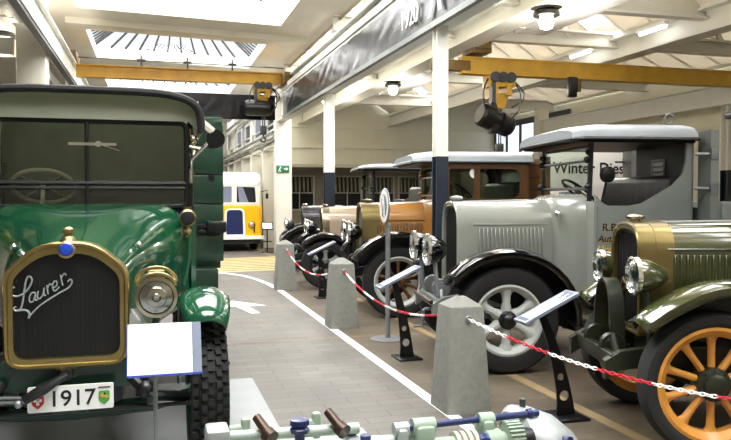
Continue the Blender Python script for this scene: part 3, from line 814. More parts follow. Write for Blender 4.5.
# ---- olive truck
olive = right_truck('truck', 'olive green truck with brass radiator and yellow wooden-spoked wheels at the right edge', 'truck', (3.48, 4.42), R(16), dict(
    rad=.45, track=.6, wd=.17, kind='wood', felloe='spoke', spokem='spoke', hubm='olive_dark', n=10, rin=.77, hubr=.105, tyre='rubber_grey',
    chm='olive_dark', discm='olive_dark', disc_x=.47, disc_y=.18, disc_z=.03, fpts=[(.46, .81), (.41, .85), (.33, .91), (.24, .96), (.14, 1.01), (.03, 1.045), (-.1, 1.06), (-.25, 1.03), (-.4, .95), (-.52, .82), (-.6, .66), (-.64, .5)], fm='olive', fw=.3, xr=.33, rw=.56, z0=.68, z1=1.43, rt=.22, radm='gold', capm='nickel',
    xcowl0=-1.0, xcowl=-1.3, cw=1.2, zcowl=1.5, bm='olive', cm='olive', louv=(24, .1, -.85, .98, 1.22, 'olive'), lamp=(.38, .36, 1.09, .12, .2), lampm='olive', rimm='chrome', crank=False))
cab(olive, dict(xf=-1.3, xb=-2.3, hw=.75, zf=.7, zs=1.45, zr=2.24, zw=1.6, m='olive', roofm='black', ovf=.6, rt=.12, pw=.64, sz=1.6))
MB().bb(-4.6, -2.4, -.86, .86, .85, 1.5, bev=.02).build('bed', 'olive', olive)
# brass band behind the radiator and the script on its core
mb = MB(); pr = rpoly([(-.28, .68), (.28, .68), (.28, 1.43), (-.28, 1.43)], [.03, .03, .22, .22])
mb.ring(scale2(pr, (0, 1.05), 1.012, 1.008), scale2(pr, (0, 1.05), .97, .97), YZ, .1, .22).build('brass_band', 'gold', olive)
# tall guard loop between the discs
lp = []
for i in range(17):
    a = PI*i/16
    lp.append((.44, .17*math.cos(a), .58+.44*math.sin(a)**.7))
gl = MB()
gl.loft([[(x-.05, y, z), (x+.05, y, z), (x+.05, y*1.0+(.02*math.cos(PI*i/16)), z+.02*math.sin(PI*i/16)), (x-.05, y+(.02*math.cos(PI*i/16)), z+.02*math.sin(PI*i/16))] for i, (x, y, z) in enumerate(lp)])
gl.build('guard_loop', 'olive_dark', olive)
sc_ = MB()
for pts in ([(-.16, .93), (-.1, 1.0), (-.05, .96), (.0, 1.06), (.05, 1.02), (.1, 1.14), (.14, 1.12)], [(-.18, .86), (0, .97), (.17, 1.05)]):
    sc_.tube([(.305, a, b+.03) for a, b in pts], .01, 6)
sc_.build('radiator_script', 'gold', olive)
# ------------------------------------------------------------------ green truck, facing the camera (local +x -> world -Y, local +y -> world +X)
G = thing('truck', 'dark green vintage lorry with brass radiator, script emblem and 1917 plate, at the left', 'truck', (-.44, 4.58, 0), -PI/2)
GP = dict(rad=.45, track=.79, chm='green_dark', discm='green_dark', disc_x=.42, disc_z=-.12, crankm='black', xrear=-4.6)
rad = .45
for s in (-1, 1):
    MB().loft([[(x, s*.38+dy, zz+dz) for dy, dz in ((-.035,-.06),(.035,-.06),(.035,.06),(-.035,.06))] for x, zz in ((-4.6, .62), (-.6, .62), (.1, .6), (.2, .58), (.28, .56))]).build('frame_rail', 'black', G)
    sp = MB()
    for k in range(5):
        L = .55-.1*k
        sp.tube([(L*math.cos(PI*i/8), s*.42, .44+.1*(math.cos(PI*i/8))**2-.02*k) for i in range(9)], .018, 4)
    sp.build('leaf_spring', 'black', G)
    wheel(G, 0, s*.745, .45, .2, 'cast', 'green_dark', 'green_dark', 'navy' , s, 6, .7, tread=True)
    wheel(G, -3.2, s*.8, .47, .3, 'cast', 'green_dark', 'green_dark', 'black', s, 6, .7)
    fender(G, arcpts(0, .45, .58, 50, 190, 16, .56), s*.735, .27, 'green', crown=.05, lip=.03)
    MB().bb(-2.0, -.62, s*.62, s*.95, .44, .47, bev=.008).build('running_board', 'black', G)
MB().tube([(0, -.7, .45), (0, -.45, .38), (0, 0, .36), (0, .45, .38), (0, .7, .45)], .045, 8).build('front_axle', 'green_dark', G)
MB().tube([(.22, -.66, .43), (.22, .66, .43)], .016, 8).tube([(.22, -.66, .43), (0, -.7, .43)], .02, 6).tube([(.22, .66, .43), (0, .7, .43)], .02, 6).build('track_rod', 'black', G)
MB().prism(rpoly([(-.34, .56), (.34, .56), (.36, .72), (-.36, .72)], .05), YZ, .12, .27).build('apron', 'green_dark', G)
MB().bb(-.7, .12, -.28, .28, .42, .8, bev=.05).build('engine_sump', 'black', G)
MB().bb(.22, .3, -.08, .1, .43, .56, bev=.015).cyl((.26, -.03, .46), (.31, -.03, .46), .012, seg=8).cyl((.26, .05, .46), (.31, .05, .46), .012, seg=8).cyl((.26, -.03, .51), (.31, -.03, .51), .012, seg=8).cyl((.26, .05, .51), (.31, .05, .51), .012, seg=8).build('tow_bracket', 'green_dark', G)
MB().tube([(.3, .32, .62), (.36, .42, .52), (.2, .62, .46)], .03, 8).sph((.34, .4, .55), .05, seg=10).build('spring_shackle', 'black', G)
MB().tube([(.3, -.32, .62), (.36, -.42, .52), (.2, -.62, .46)], .03, 8).sph((.34, -.4, .55), .05, seg=10).build('spring_shackle', 'black', G)
MB().tube([(.32, -.46, .53), (.36, -.2, .53)], .01, 6).tube([(.32, -.46, .56), (.36, -.2, .55)], .008, 6).build('cable_stay', 'steel', G)
# radiator
op = rpoly([(-.313, .69), (.313, .69), (.313, 1.2), (.14, 1.355), (-.14, 1.355), (-.313, 1.2)], [.09, .09, .06, .1, .1, .06])
ip = rpoly([(-.268, .738), (.268, .738), (.268, 1.175), (.128, 1.298), (-.128, 1.298), (-.268, 1.175)], [.07, .07, .05, .1, .1, .05])
r = MB().ring(op, ip, YZ, .1, .3).tube([(.3, a, b) for a, b in scale2(op, (0, 1.02), .97, .975)], .014, 6, closed=True).build('radiator', 'brass', G)
cm = MB().prism(ip, YZ, .12, .262)
for k in range(-10, 11): cm.bb(.262, .268, k*.024-.003, k*.024+.003, .76, 1.16)
cm.build('core', 'core', r)
MB().cyl((.3, -.02, .69), (.315, -.02, .69), .02, seg=10).bb(.3, .306, -.06, .04, .68, .705).build('maker_plate', 'brass', r)
MB().lathe([(.045, 0), (.035, .025), (.022, .035), (.022, .048), (.032, .052), (.03, .07), (.012, .082), (0, .083)], (.2, 0, 1.355), (0,0,1), 18).build('filler_cap', 'brass', r)
bd = MB().lathe([(.045, 0), (.047, .012), (.036, .02), (0, .02)], (.3, 0, 1.318), (1,0,.15), 22).build('badge', 'brass', r)
MB().lathe([(.036, .018), (.03, .032), (0, .038)], (.3, 0, 1.318), (1,0,.15), 20).build('enamel', 'blue', bd)
# script emblem on the core, traced as pen strokes
def sx(p): u = 5+p[0]/6.29; v = 262+p[1]/6.29; return (.285, (u-66)*3.985/750, 1.6-(v-197)*3.985/750)
def smooth(pts, n=4):
    out = []
    for i in range(len(pts)-1):
        p0 = pts[max(0, i-1)]; p1 = pts[i]; p2 = pts[i+1]; p3 = pts[min(len(pts)-1, i+2)]
        for k in range(n):
            t = k/n
            out.append(tuple(.5*((2*b)+(-a+c)*t+(2*a-5*b+4*c-d)*t*t+(-a+3*b-3*c+d)*t**3) for a, b, c, d in zip(p0, p1, p2, p3)))
    return out+[pts[-1]]
S = MB()
for pts, wt in (
    ([(78,150),(52,172),(62,204),(95,210),(135,188),(165,150),(178,110),(160,88),(143,115),(132,180),(122,250),(108,292),(82,302),(70,287),(84,276)], 1.1),
    ([(84,302),(120,298),(148,305),(160,325),(155,352)], 1.3), ([(155,352),(172,325),(230,268),(330,202),(392,166),(412,132),(402,114),(386,130)], 1.0),
    ([(200,195),(176,192),(160,225),(166,250),(184,244),(197,200),(195,234),(207,240)], .9), ([(213,182),(208,222),(222,230),(240,205),(248,162),(246,205),(257,212)], .9),
    ([(263,146),(267,172),(270,205)], .9), ([(267,165),(281,140),(292,148)], .9), ([(296,170),(322,150),(319,124),(302,130),(297,165),(311,186),(336,160)], .9),
    ([(344,82),(350,120),(357,152)], .9), ([(350,102),(366,76),(379,88)], .9)):
    S.tube(smooth([sx(p) for p in pts]), .0046*wt, 6)
S.build('script_emblem', 'alu', r)
# crank handle across the plate
MB().tube([(.36, -.0, .66), (.42, -.11, .605), (.44, -.2, .555)], [.016, .032, .024], 8).tube([(.3, 0, .66), (.37, 0, .66)], .03, 10).build('starting_crank', 'black', G)
MB().sph((.44, -.225, .54), .022, seg=10).build('crank_tip', 'steel', G)
# plate
pl = MB().prism(rpoly([(-.19, .495), (.235, .495), (.235, .63), (-.19, .63)], .012), YZ, .375, .385).build('number_plate', 'platewhite', G, (0, 0, -.02))
text('plate_number', '1917', .118, 'ink', pl, (.386, -.09, .523), (PI/2, 0, PI/2), depth=.001, bold=.001)
sh = rpoly([(-.17, .6), (-.11, .6), (.0-.11, .54), (-.14, .512), (-.17, .54)], .008)
MB().prism(sh, YZ, .385, .388).build('red_shield', 'red', pl)
MB().bb(.388, .39, -.147, -.133, .535, .585).bb(.388, .39, -.16, -.12, .553, .567).build('white_cross', 'white', pl)
cs = rpoly([(.16, .59), (.215, .59), (.215, .54), (.1875, .515), (.16, .54)], .008)
MB().prism(cs, YZ, .385, .388).build('crest_shield', 'crest_green', pl)
MB().prism(circ((.18, .567), .013, 10), YZ, .388, .39).prism(circ((.2, .558), .01, 10), YZ, .388, .39).build('crest_charge', 'crest_gold', pl)
MB().prism(circ((.19, .575), .006, 8), YZ, .39, .391).bb(.385, .388, .158, .218, .606, .612).build('crest_bar', 'ink', pl)
# bonnet, cowl
def sect(w, z0, z1, sh, tw, rs=.06): return rpoly([(-w/2, z0), (w/2, z0), (w/2, z1-sh), (w*tw/2, z1), (-w*tw/2, z1), (-w/2, z1-sh)], [.05, .05, rs, rs*1.8, rs*1.8, rs], seg=7)
secs = [(.11, sect(.62, .69, 1.345, .155, .44)), (-.1, sect(.68, .7, 1.385, .17, .45)), (-.35, sect(.8, .72, 1.43, .19, .48, .09)), (-.62, sect(.98, .75, 1.485, .22, .5, .12)), (-.82, sect(1.18, .78, 1.525, .22, .6, .15)), (-1.0, sect(1.36, .8, 1.55, .17, .74, .18)), (-1.08, sect(1.42, .8, 1.552, .15, .78, .18))]
b = MB().loft([[(x, a, z) for a, z in p] for x, p in secs]).build('bonnet', 'green', G, ang=50)
MB().sph((-.32, .36, 1.3), .022, seg=8).sph((-.32, -.36, 1.3), .022, seg=8).build('bonnet_catch', 'chrome', b)
# headlamps
for s in (-1, 1):
    h = MB().lathe([(0, -.16), (.08, -.155), (.1, -.1), (.115, -.02), (.12, 0), (.12, .02), (0, .022)], (0,0,0), (1,0,0), 28).build('headlamp', 'nickel', G, (.3, s*.46, 1.05))
    h.scale = (.9, .9, .9)
    MB().lathe([(.1, .02), (.125, .015), (.125, .035), (.105, .04)], (0,0,0), (1,0,0), 30).lathe([(.06, .036), (.068, .04), (.06, .046)], (0,0,0), (1,0,0), 24).lathe([(.02, .05), (.028, .05), (.02, .06)], (0,0,0), (1,0,0), 16).build('rim', 'nickel', h)
    MB().lathe([(.105, .028), (.07, .042), (.03, .05), (0, .052)], (0,0,0), (1,0,0), 28).build('lens', 'lens', h)
    MB().lathe([(.1, .024), (.05, .0), (0, -.004)], (0,0,0), (1,0,0), 24).build('reflector', 'nickel', h)
    MB().bb(-.12, -.02, -.05, .05, .1, .16, bev=.012).tube([(-.02, .12*math.cos(PI*i/10), .09+.09*math.sin(PI*i/10)) for i in range(11)], .01, 6).tube([(.03, .11*math.cos(PI*i/10), .07+.075*math.sin(PI*i/10)) for i in range(11)], .012, 6).build('lamp_chimney', 'brass', h)
    MB().tube([(-.05, 0, -.11), (-.05, -s*.02, -.3), (-.1, -s*.06, -.42)], .022, 8).build('bracket', 'green_dark', h)
# windscreen
wf = MB()
xw = -1.1; hw = .69
def loop(y0, y1, z0, z1, rr, x=xw): return [(x, a, b) for a, b in rpoly([(y0, z0), (y1, z0), (y1, z1), (y0, z1)], rr, 4)]
wf.tube(loop(-hw, hw, 1.53, 2.14, [.05, .05, .06, .06]), .02, 6, closed=True).tube([(xw, -hw, 1.7), (xw, hw, 1.7)], .018, 6).tube([(xw, -hw, 1.665), (xw, hw, 1.665)], .013, 6).tube([(xw, 0, 1.53), (xw, 0, 2.14)], .016, 6)
for s in (-1, 1):
    wf.tube([(xw, s*(hw+.025), 1.0), (xw, s*(hw+.025), 2.16)], .022, 6)
w_ = wf.build('windscreen_frame', 'black', G)
MB().bb(xw-.004, xw+.004, -hw, hw, 1.7, 2.13).build('glass_pane', 'glass', w_)
MB().bb(xw-.004, xw+.004, -hw, hw, 1.54, 1.665).build('glass_pane', 'glass', w_)
MB().bb(xw+.01, xw+.03, -.12, .2, 1.965, 1.985).cyl((xw+.0, .08, 1.975), (xw+.05, .08, 1.975), .022, seg=10).tube([(xw+.03, .08, 1.975), (xw+.02, .22, 1.93)], .006, 5).build('wiper', 'chrome', w_)
for s in (-1, 1):
    MB().sph((xw+.03, s*(hw+.05), 2.02), .034, seg=10).tube([(xw+.03, s*(hw+.03), 2.1), (xw+.03, s*(hw+.05), 1.9)], .014, 6).tube([(xw+.04, s*(hw+.02), 1.97), (xw+.06, s*(hw+.1), 1.95)], .013, 6).build('screen_clamp', 'nickel', w_)
# mirror on its arm
m_ = MB().lathe([(0, -.02), (.05, -.018), (.068, 0), (.068, .012), (0, .014)], (-.96, .89, 2.02), (1, -.25, 0), 22).build('mirror', 'black', G)
MB().tube([(xw+.03, hw+.03, 1.75), (xw+.05, hw+.03, 1.87), (-.98, .84, 2.0), (-.97, .88, 2.01)], .011, 8).cyl((xw+.03, hw+.03, 1.7), (xw+.03, hw+.03, 1.8), .018, seg=10).build('mirror_arm', 'chrome', m_)
# side lamps and horn tube
for s in (-1, 1):
    L_ = MB().lathe([(0, -.1), (.045, -.095), (.05, -.02), (.062, 0), (.062, .02), (.05, .028)], (0,0,0), (1,0,0), 20).cyl((-.03, 0, -.06), (-.03, 0, -.14), .016, seg=8).sph((-.03, 0, -.1), .03, seg=10).cyl((-.04, 0, .04), (-.04, 0, .08), .03, seg=10).build('side_lamp', 'brass', G, (-.92, s*.685, 1.45))
    MB().lathe([(.05, .022), (.03, .03), (0, .034)], (0,0,0), (1,0,0), 18).build('lens', 'darkwin', L_)
MB().tube([(-.9, .7, 1.33), (-.88, .69, 1.15), (-.86, .65, .98)], .013, 6).build('pipe', 'green', G)
# cab
for s in (-1, 1):
    MB().prism([(-1.06, .78), (-2.25, .78), (-2.25, 1.9), (-2.1, 1.75), (-1.95, 1.55), (-1.7, 1.45), (-1.12, 1.45), (-1.06, 1.5)], XZ, s*.75, s*.715).build('cab_side', 'green', G)
    MB().prism([(-1.06, 2.3), (-1.9, 2.3), (-2.25, 2.3), (-2.25, 1.6), (-2.0, 1.75), (-1.5, 2.05), (-1.13, 2.1)], XZ, s*.775, s*.765).build('side_curtain', 'canvas_pale', G)
MB().bb(-2.28, -2.25, -.75, .75, .78, 2.3).build('cab_rear', 'canvas_dark', G)
MB().bb(-2.2, -1.1, -.72, .72, .74, .78).build('cab_floor', 'black', G)
MB().bb(-2.22, -1.7, -.7, .7, 1.0, 1.3, bev=.06).build('seat', 'leather', G)
MB().prism(rpoly([(-2.24, 1.25), (-2.06, 1.25), (-2.1, 1.66), (-2.24, 1.68)], .06), XZ, -.7, .7).build('seat_back', 'leather', G)
MB().bb(-1.2, -1.12, -.68, .68, 1.3, 1.52).build('dashboard', 'green_dark', G)
steering(G, (-1.58, -.35, 1.68), 1.0, .225, down=.6, m='rim_pale', spoke='chrome')
# canvas hood
sec = []
for x, k, dz in ((-.98, 1, 0), (-1.05, 1.0, 0), (-1.6, 1.0, .0), (-2.2, 1.0, -.01), (-2.3, .99, -.03)):
    pr = []
    for i in range(21):
        a = PI*i/20
        pr.append((x, math.copysign(abs(math.cos(a))**.42, math.cos(a))*.79*k, 2.06+dz+.285*math.sin(a)**.5))
    sec.append(pr)
rf = MB().loft(sec, closed=False, caps=False).build('canvas_roof', 'canvas', G, solid=.02)
MB().tube(sec[0], .028, 8).build('hood_bow', 'rubber', rf)
fl = MB().prism([(a, b) for _, a, b in sec[0]] + [(-.79, 2.06), (-.7, 2.15), (.7, 2.15), (.79, 2.06)], YZ, -1.06, -1.07)
fl.build('front_valance', 'canvas', rf)
MB().tube([(-1.02, .8, 2.14), (-.97, .86, 2.08), (-1.1, .9, 2.0)], .03, 6).build('rolled_flap', 'canvas_pale', rf)
# load bed
MB().bb(-2.62, -2.56, -1.08, 1.08, 1.0, 2.36).build('headboard', 'green_dark', G)
hb = MB()
for k in range(5): hb.bb(-2.555, -2.535, -1.08, 1.08, 1.0+k*.272, 1.256+k*.272, bev=.006)
hb.build('bed_boards', 'green_mid', G)
for s in (-1, 1):
    MB().bb(-5.2, -2.6, s*1.05, s*1.09, 1.0, 2.3).build('bed_side', 'green_mid', G)
    for zz in (1.32, 1.76, 2.06): MB().bb(-2.54, -2.51, s*.95, s*1.0, zz, zz+.05).build('strap_bolt', 'black', G)
    MB().tube([(-2.45, s*.98, 1.33), (-2.45, s*.84, 1.33), (-2.45, s*.78, 1.2)], .03, 6).bb(-2.53, -2.4, s*.92, s*1.1, 1.27, 1.38, bev=.02).build('bed_latch', 'black', G)
    MB().bb(-3.0, -2.35, s*.6, s*1.02, .55, .95, bev=.02).build('tool_box', 'green_dark', G)
MB().bb(-5.2, -2.6, -1.06, 1.06, .93, 1.0).bb(-5.24, -5.2, -1.08, 1.08, 1.0, 2.2).build('bed_floor', 'green_dark', G)

# ------------------------------------------------------------------ yellow bus
B = thing('bus', 'yellow and white vintage post bus standing at the far end of the aisle', 'bus', (2.33, 22.2, 0), -PI/2)
BW = .83
def bsec(x, w, z0, z1, rr=.12): return [(x, a, b) for a, b in rpoly([(-w, z0), (w, z0), (w, z1), (-w, z1)], [.06, .06, rr, rr])]
MB().loft([bsec(.02, BW*.86, .42, 1.33, .04), bsec(-.06, BW*.96, .4, 1.35, .04), bsec(-.2, BW, .4, 1.36, .04), bsec(-5.2, BW, .4, 1.36, .04), bsec(-5.4, BW*.94, .45, 1.36, .04)]).build('lower_body', 'yellowbus', B)
MB().loft([bsec(-.08, BW*.9, 1.34, 1.98, .06), bsec(-.25, BW*.97, 1.34, 2.04, .08), bsec(-5.2, BW*.97, 1.34, 2.04, .08), bsec(-5.36, BW*.9, 1.34, 2.0, .08)]).build('upper_body', 'white', B)
MB().loft([bsec(-.04, BW*.82, 1.95, 2.04, .03), bsec(-.12, BW*.95, 1.97, 2.2, .12), bsec(-.4, BW*.99, 1.97, 2.34, .2), bsec(-5.0, BW*.99, 1.97, 2.34, .2), bsec(-5.4, BW*.9, 1.97, 2.15, .1)]).build('roof', 'white', B)
for s in (-1, 1):
    f_ = MB().ring(rpoly([(s*.03, 1.4), (s*.69, 1.4), (s*.66, 1.93), (s*.03, 1.95)], .04), rpoly([(s*.07, 1.44), (s*.64, 1.44), (s*.61, 1.89), (s*.07, 1.91)], .04), YZ, -.1, -.045).build('windscreen', 'white', B)
    MB().prism(rpoly([(s*.06, 1.43), (s*.65, 1.43), (s*.62, 1.9), (s*.06, 1.92)], .04), YZ, -.078, -.07).build('glass_pane', 'panelgrey' if s < 0 else 'darkwin', f_)
    MB().prism([(s*.15, 1.44), (s*.42, 1.44), (s*.25, 1.9), (s*.1, 1.9)], YZ, -.07, -.066).build('blind', 'panelgrey', f_)
    for k in range(4):
        MB().prism(rpoly([(-.35-k*1.15, 1.42), (-1.35-k*1.15, 1.42), (-1.35-k*1.15, 1.93), (-.35-k*1.15, 1.93)], .05), XZ, s*BW*.965, s*BW*.985).build('side_window', 'darkwin', B)
    h = MB().lathe([(0, -.1), (.08, -.08), (.11, 0), (.11, .02), (0, .03)], (.03, s*.5, .78), (1,0,0), 20).build('headlamp', 'yellowbus', B)
    MB().lathe([(.1, .02), (.05, .045), (0, .05)], (.03, s*.5, .78), (1,0,0), 18).build('lens', 'lens', h)
    MB().lathe([(.105, .022), (0, .02)], (.03, s*.5, .78), (1,0,0), 18).build('reflector', 'chrome', h)
    MB().tube([(.06, s*.57, .55), (.06, s*.57, .72)], .02, 6).build('indicator', 'black', B)
    MB().tube([(-.15, s*.8, 1.75), (.05, s*.95, 1.8), (.06, s*.95, 1.6)], .012, 6).bb(.04, .06, s*.91, s*.99, 1.55, 1.7).build('mirror', 'black', B)
    for xx in (-.95, -4.3): wheel(B, xx, s*.68, .4, .2, 'cast', 'grey_dark', 'grey_dark', 'black', s, 6, .6)
    MB().prism(arcpts(-.95, .42, .5, 0, 180, 14), XZ, s*BW*1.002, s*BW*1.01).build('wheel_arch', 'black', B)
gs = rpoly([(-.25, .5), (.25, .5), (.23, 1.22), (-.23, 1.22)], [.04, .04, .12, .12])
gr = MB().ring(scale2(gs, (0, .86), 1.22, 1.12), gs, YZ, -.02, .08).build('grille_surround', 'white', B)
gm = MB().prism(gs, YZ, 0, .05)
for k in range(-5, 6): gm.bb(.05, .062, k*.04-.008, k*.04+.008, .53, 1.2)
gm.build('grille', 'navy', gr)
MB().loft([[(x, y, z) for x, z in ((.0, .36), (.14, .36), (.14, .46), (.0, .46))] for y in (-.84, -.4, 0, .4, .84)]).build('bumper', 'white', B)
MB().bb(-5.3, .0, -.78, .78, .22, .42).build('underframe', 'black', B)

# ------------------------------------------------------------------ bollards and chains
def bollard_mb():
    b = [(-.175, -.175), (.175, -.175), (.175, .175), (-.175, .175)]
    rings = []
    for s_, z in ((1.04, 0), (1.03, .01), (.77, .77), (.74, .785), (.2, .85)):
        rings.append([(a, c, z) for a, c in rpoly([(p[0]*s_, p[1]*s_) for p in b], .03*s_, 3)])
    return MB().loft(rings)
BP = [((2.24, 5.24), 'concrete bollard nearest the camera, in front of the grey truck wheel'), ((2.24, 8.95), 'concrete bollard in front of the brown truck, second along the chain'), ((2.22, 12.9), 'concrete bollard beside the cream exit column, farthest along the chain'), ((3.32, 1.9), 'concrete bollard at the near end of the chain')]
b0 = None
for (x, y), lab in BP:
    if b0 is None:
        t = thing('bollard', lab, 'bollard', (x, y, 0), 0, 'concrete bollards along the chain')
        bollard_mb().build('post', 'concrete', t, ang=25)
        e = MB()
        for s in (-1, 1): e.tube([(.0+.02*math.cos(2*PI*i/10), s*.15, .70+.02*math.sin(2*PI*i/10)) for i in range(10)], .006, 5, closed=True)
        e.build('eye_ring', 'steel', t); b0 = t
    else:
        t = copy_tree(b0); t.location = (x, y, 0); t['label'] = lab
    t.rotation_euler.z = .12 if x > 3 else 0
def chain(p0, p1, sag, lab, ph=0):
    p0 = Vector(p0); p1 = Vector(p1); L = (p1-p0).length
    N = 400; pts = []
    for i in range(N+1):
        s = i/N; p = p0.lerp(p1, s); p.z -= sag*4*s*(1-s); pts.append(p)
    acc = [0]
    for a, b in zip(pts, pts[1:]): acc.append(acc[-1]+(b-a).length)
    pitch = .032; n = int(acc[-1]/pitch); j = 0
    mbs = {}
    for k in range(n):
        d = (k+.5)*pitch
        while acc[j+1] < d: j += 1
        t = (pts[j+1]-pts[j]).normalized(); c = pts[j].lerp(pts[j+1], (d-acc[j])/(acc[j+1]-acc[j]))
        u = t.cross(Vector((0,0,1))).normalized(); w = t.cross(u)
        an = PI/4 if k % 2 else -PI/4
        q = u*math.cos(an)+w*math.sin(an)
        ring = [c + t*(.022*math.cos(2*PI*i/10)) + q*(.010*math.sin(2*PI*i/10)) for i in range(10)]
        mbs.setdefault((k+ph)//12, MB()).tube(ring, .0037, 5, closed=True)
    t = thing('barrier_chain', lab, 'chain', tuple(p0), 0, 'red and white chains between bollards')
    for q, m_ in mbs.items(): m_.build('red_links' if q % 2 else 'white_links', 'redwhite' if q % 2 else 'white', t, tuple(-p0))
    return t
chain((2.24, 5.24-.15, .70), (3.29, 1.9+.24, .70), .17, 'red and white chain hanging in front of the olive truck')
chain((2.24, 5.24+.15, .70), (2.24, 8.95-.15, .70), .19, 'red and white chain hanging in front of the grey and brown trucks', 4)
chain((2.24, 8.95+.15, .70), (2.22, 12.9-.15, .70), .22, 'red and white chain hanging in front of the taupe truck', 6)

# ------------------------------------------------------------------ information boards on perforated stands
def info_stand(x, y, lab, h=.74, lean=-.2, L=.47, wy=.09):
    t = thing('information_board', lab, 'sign', (x, y, 0), 0, 'slanted information boards in front of the trucks')
    o = []; n = 8
    for i in range(n+1):
        s = i/n; o.append((-.075+.045*s**.7+lean*s**1.6, .02+h*s))
    for i in range(n+1):
        s = 1-i/n; o.append((.075-.045*s**.7+lean*s**1.6, .02+h*s))
    holes = [circ((lean*(.2)**1.6, .16), .038, 14), circ((lean*.4**1.6, .3), .026, 12), circ((lean*.72**1.6, .47), .018, 10)]
    MB().prism(o, XZ, -.006, .006, holes).build('stand_plate', 'black', t)
    MB().bb(-.12, .12, -.14, .14, 0, .02, bev=.004).build('foot_plate', 'black', t)
    bd = MB().bb(-L/2, L/2, -wy, wy, -.012, .012, bev=.004).build('board', 'panelgrey', t, (lean+.04, 0, .02+h+.05), (0, -R(25), 0))
    MB().bb(-L/2+.02, L/2-.02, -wy+.03, wy-.03, .012, .014).build('printed_sheet', 'board_blue', bd)
    tx = MB()
    for k in range(7): tx.bb(-L/2+.05, L/2-.05-.04*(k % 3), wy-.05-k*.022, wy-.042-k*.022, .014, .0155)
    tx.build('text_lines', 'paper', bd)
    MB().bb(-.03, .03, -.08, .08, -.05, -.012).build('clamp', 'black', t, (lean+.01, 0, .02+h+.05))
    return t
info_stand(2.88, 4.8, 'slanted information board on a black perforated stand in front of the grey truck')
info_stand(2.42, 7.0, 'slanted information board on a black perforated stand left of the nearest bollard', .74, -.13)
info_stand(2.6, 11.6, 'slanted information board on a black stand in front of the taupe truck, farthest one', .72, -.06)
# white acrylic panel by the green truck
pn = thing('notice_stand', 'white information panel on a thin pole in front of the green truck', 'sign', (.008, 3.3, 0))
MB().cyl((0, 0, .02), (0, 0, .93), .009, seg=10).build('pole', 'grey_dark', pn)
MB().lathe([(0, 0), (.14, 0), (.14, .012), (.02, .02), (0, .02)], (0,0,0), (0,0,1), 24).build('foot', 'grey_dark', pn)
bd = MB().bb(-.155, .125, -.11, .125, -.004, .004).build('board', 'paper', pn, (.035, -.02, .95), (R(62), 0, 0))
bd.scale = (.95, .95, .95)
MB().bb(.127, .165, -.11, .125, -.004, .004).build('edge_strip', 'panelgrey', bd)
MB().bb(-.155, .165, -.117, -.11, -.006, .008).bb(-.158, -.154, -.11, .125, -.006, .006).build('blue_edge', 'blue', bd)
MB().bb(-.047, -.018, -.11, .125, .004, .0052).prism([(-.155, .0), (-.155, -.02), (-.03, -.06), (-.03, -.04)], XY, .004, .005).prism([(.125, .0), (.125, -.02), (-.03, -.06), (-.03, -.04)], XY, .004, .005).build('bracket_shade', 'poster', bd)
# small stand beside the bus
t = thing('information_stand', 'small tilted notice on a thin black stand beside the yellow bus', 'sign', (3.2, 21.6, 0))
MB().cyl((0, 0, .02), (0, 0, .72), .02, seg=8).bb(-.13, .13, -.02, .02, .3, .33).build('post', 'black', t)
MB().bb(-.18, .18, -.15, .15, 0, .02).build('foot', 'black', t)
bd = MB().bb(-.17, .17, -.13, .13, -.01, .01).build('board', 'black', t, (0, 0, .76), (R(50), 0, 0))
MB().bb(-.14, .14, -.1, .1, .01, .013).build('printed_sheet', 'paper', bd)
# round sign on pole
t = thing('round_sign', 'round white-rimmed sign on a tall grey pole in front of the brown truck', 'sign', (2.54, 8.0, 0))
MB().cyl((0, 0, .015), (0, 0, 1.3), .028, seg=14).build('pole', 'steel', t)
MB().lathe([(0, 0), (.2, 0), (.2, .01), (.04, .022), (0, .022)], (0,0,0), (0,0,1), 30).build('foot_disc', 'steel', t)
dk = MB().lathe([(0, 0), (.185, 0), (.19, .012), (.185, .018), (0, .018)], (-.03, 0, 1.5), (-1, .04, 0), 36).build('disc', 'white', t)
MB().lathe([(.13, .019), (.0, .021)], (-.03, 0, 1.5), (-1, .04, 0), 30).build('inner_field', 'grey_dark', dk)
MB().lathe([(.185, .018), (.2, .01), (.2, 0), (.185, -.004)], (-.03, 0, 1.5), (-1, .04, 0), 36).build('rim', 'steel', dk)
MB().prism([(-.05, -.12), (-.02, -.12), (-.005, .02), (.03, .02), (.05, -.1), (.075, -.1), (.045, .1), (-.01, .12)], lambda a, b, d: (-.052+d-.0, a, 1.5+b), -.004, 0).build('symbol', 'white', dk)

# ------------------------------------------------------------------ cranes, hoists
t = thing('overhead_crane', 'yellow crane beam spanning the aisle under the skylights', 'crane', (-1.72, 19.3, 4.46))
MB().bb(0, 5.1, -.13, .13, .02, .04).bb(0, 5.1, -.13, .13, .3, .32).bb(0, 5.1, -.02, .02, .04, .3).build('beam', 'crane', t)
MB().tube([(.05, -.1, .48), (5.0, -.1, .44)], .015, 6).build('cable_rail', 'beam_dark', t)
for k in range(3): MB().bb(1.5+k*1.1-.02, 1.5+k*1.1+.02, -.12, -.08, .3, .6).bb(1.5+k*1.1-.1, 1.5+k*1.1+.1, -.13, -.07, .44, .5).build('cable_carrier', 'beam_dark', t)
MB().bb(-.15, .05, -.5, .5, .36, .58, bev=.02).cyl((-.1, -.35, .42), (.0, -.35, .42), .1, seg=12).build('end_carriage', 'crane_dark', t)
MB().bb(4.95, 5.15, -.5, .5, .0, .3, bev=.02).build('end_carriage', 'crane_dark', t)
t = thing('overhead_crane', 'yellow crane beam spanning the truck hall on the right', 'crane', (6.0, 14.8, 4.2))
MB().bb(.3, 9.2, -.13, .13, .0, .03).bb(.3, 9.2, -.13, .13, .33, .36).bb(.3, 9.2, -.1, .1, .03, .33).build('beam', 'crane', t)
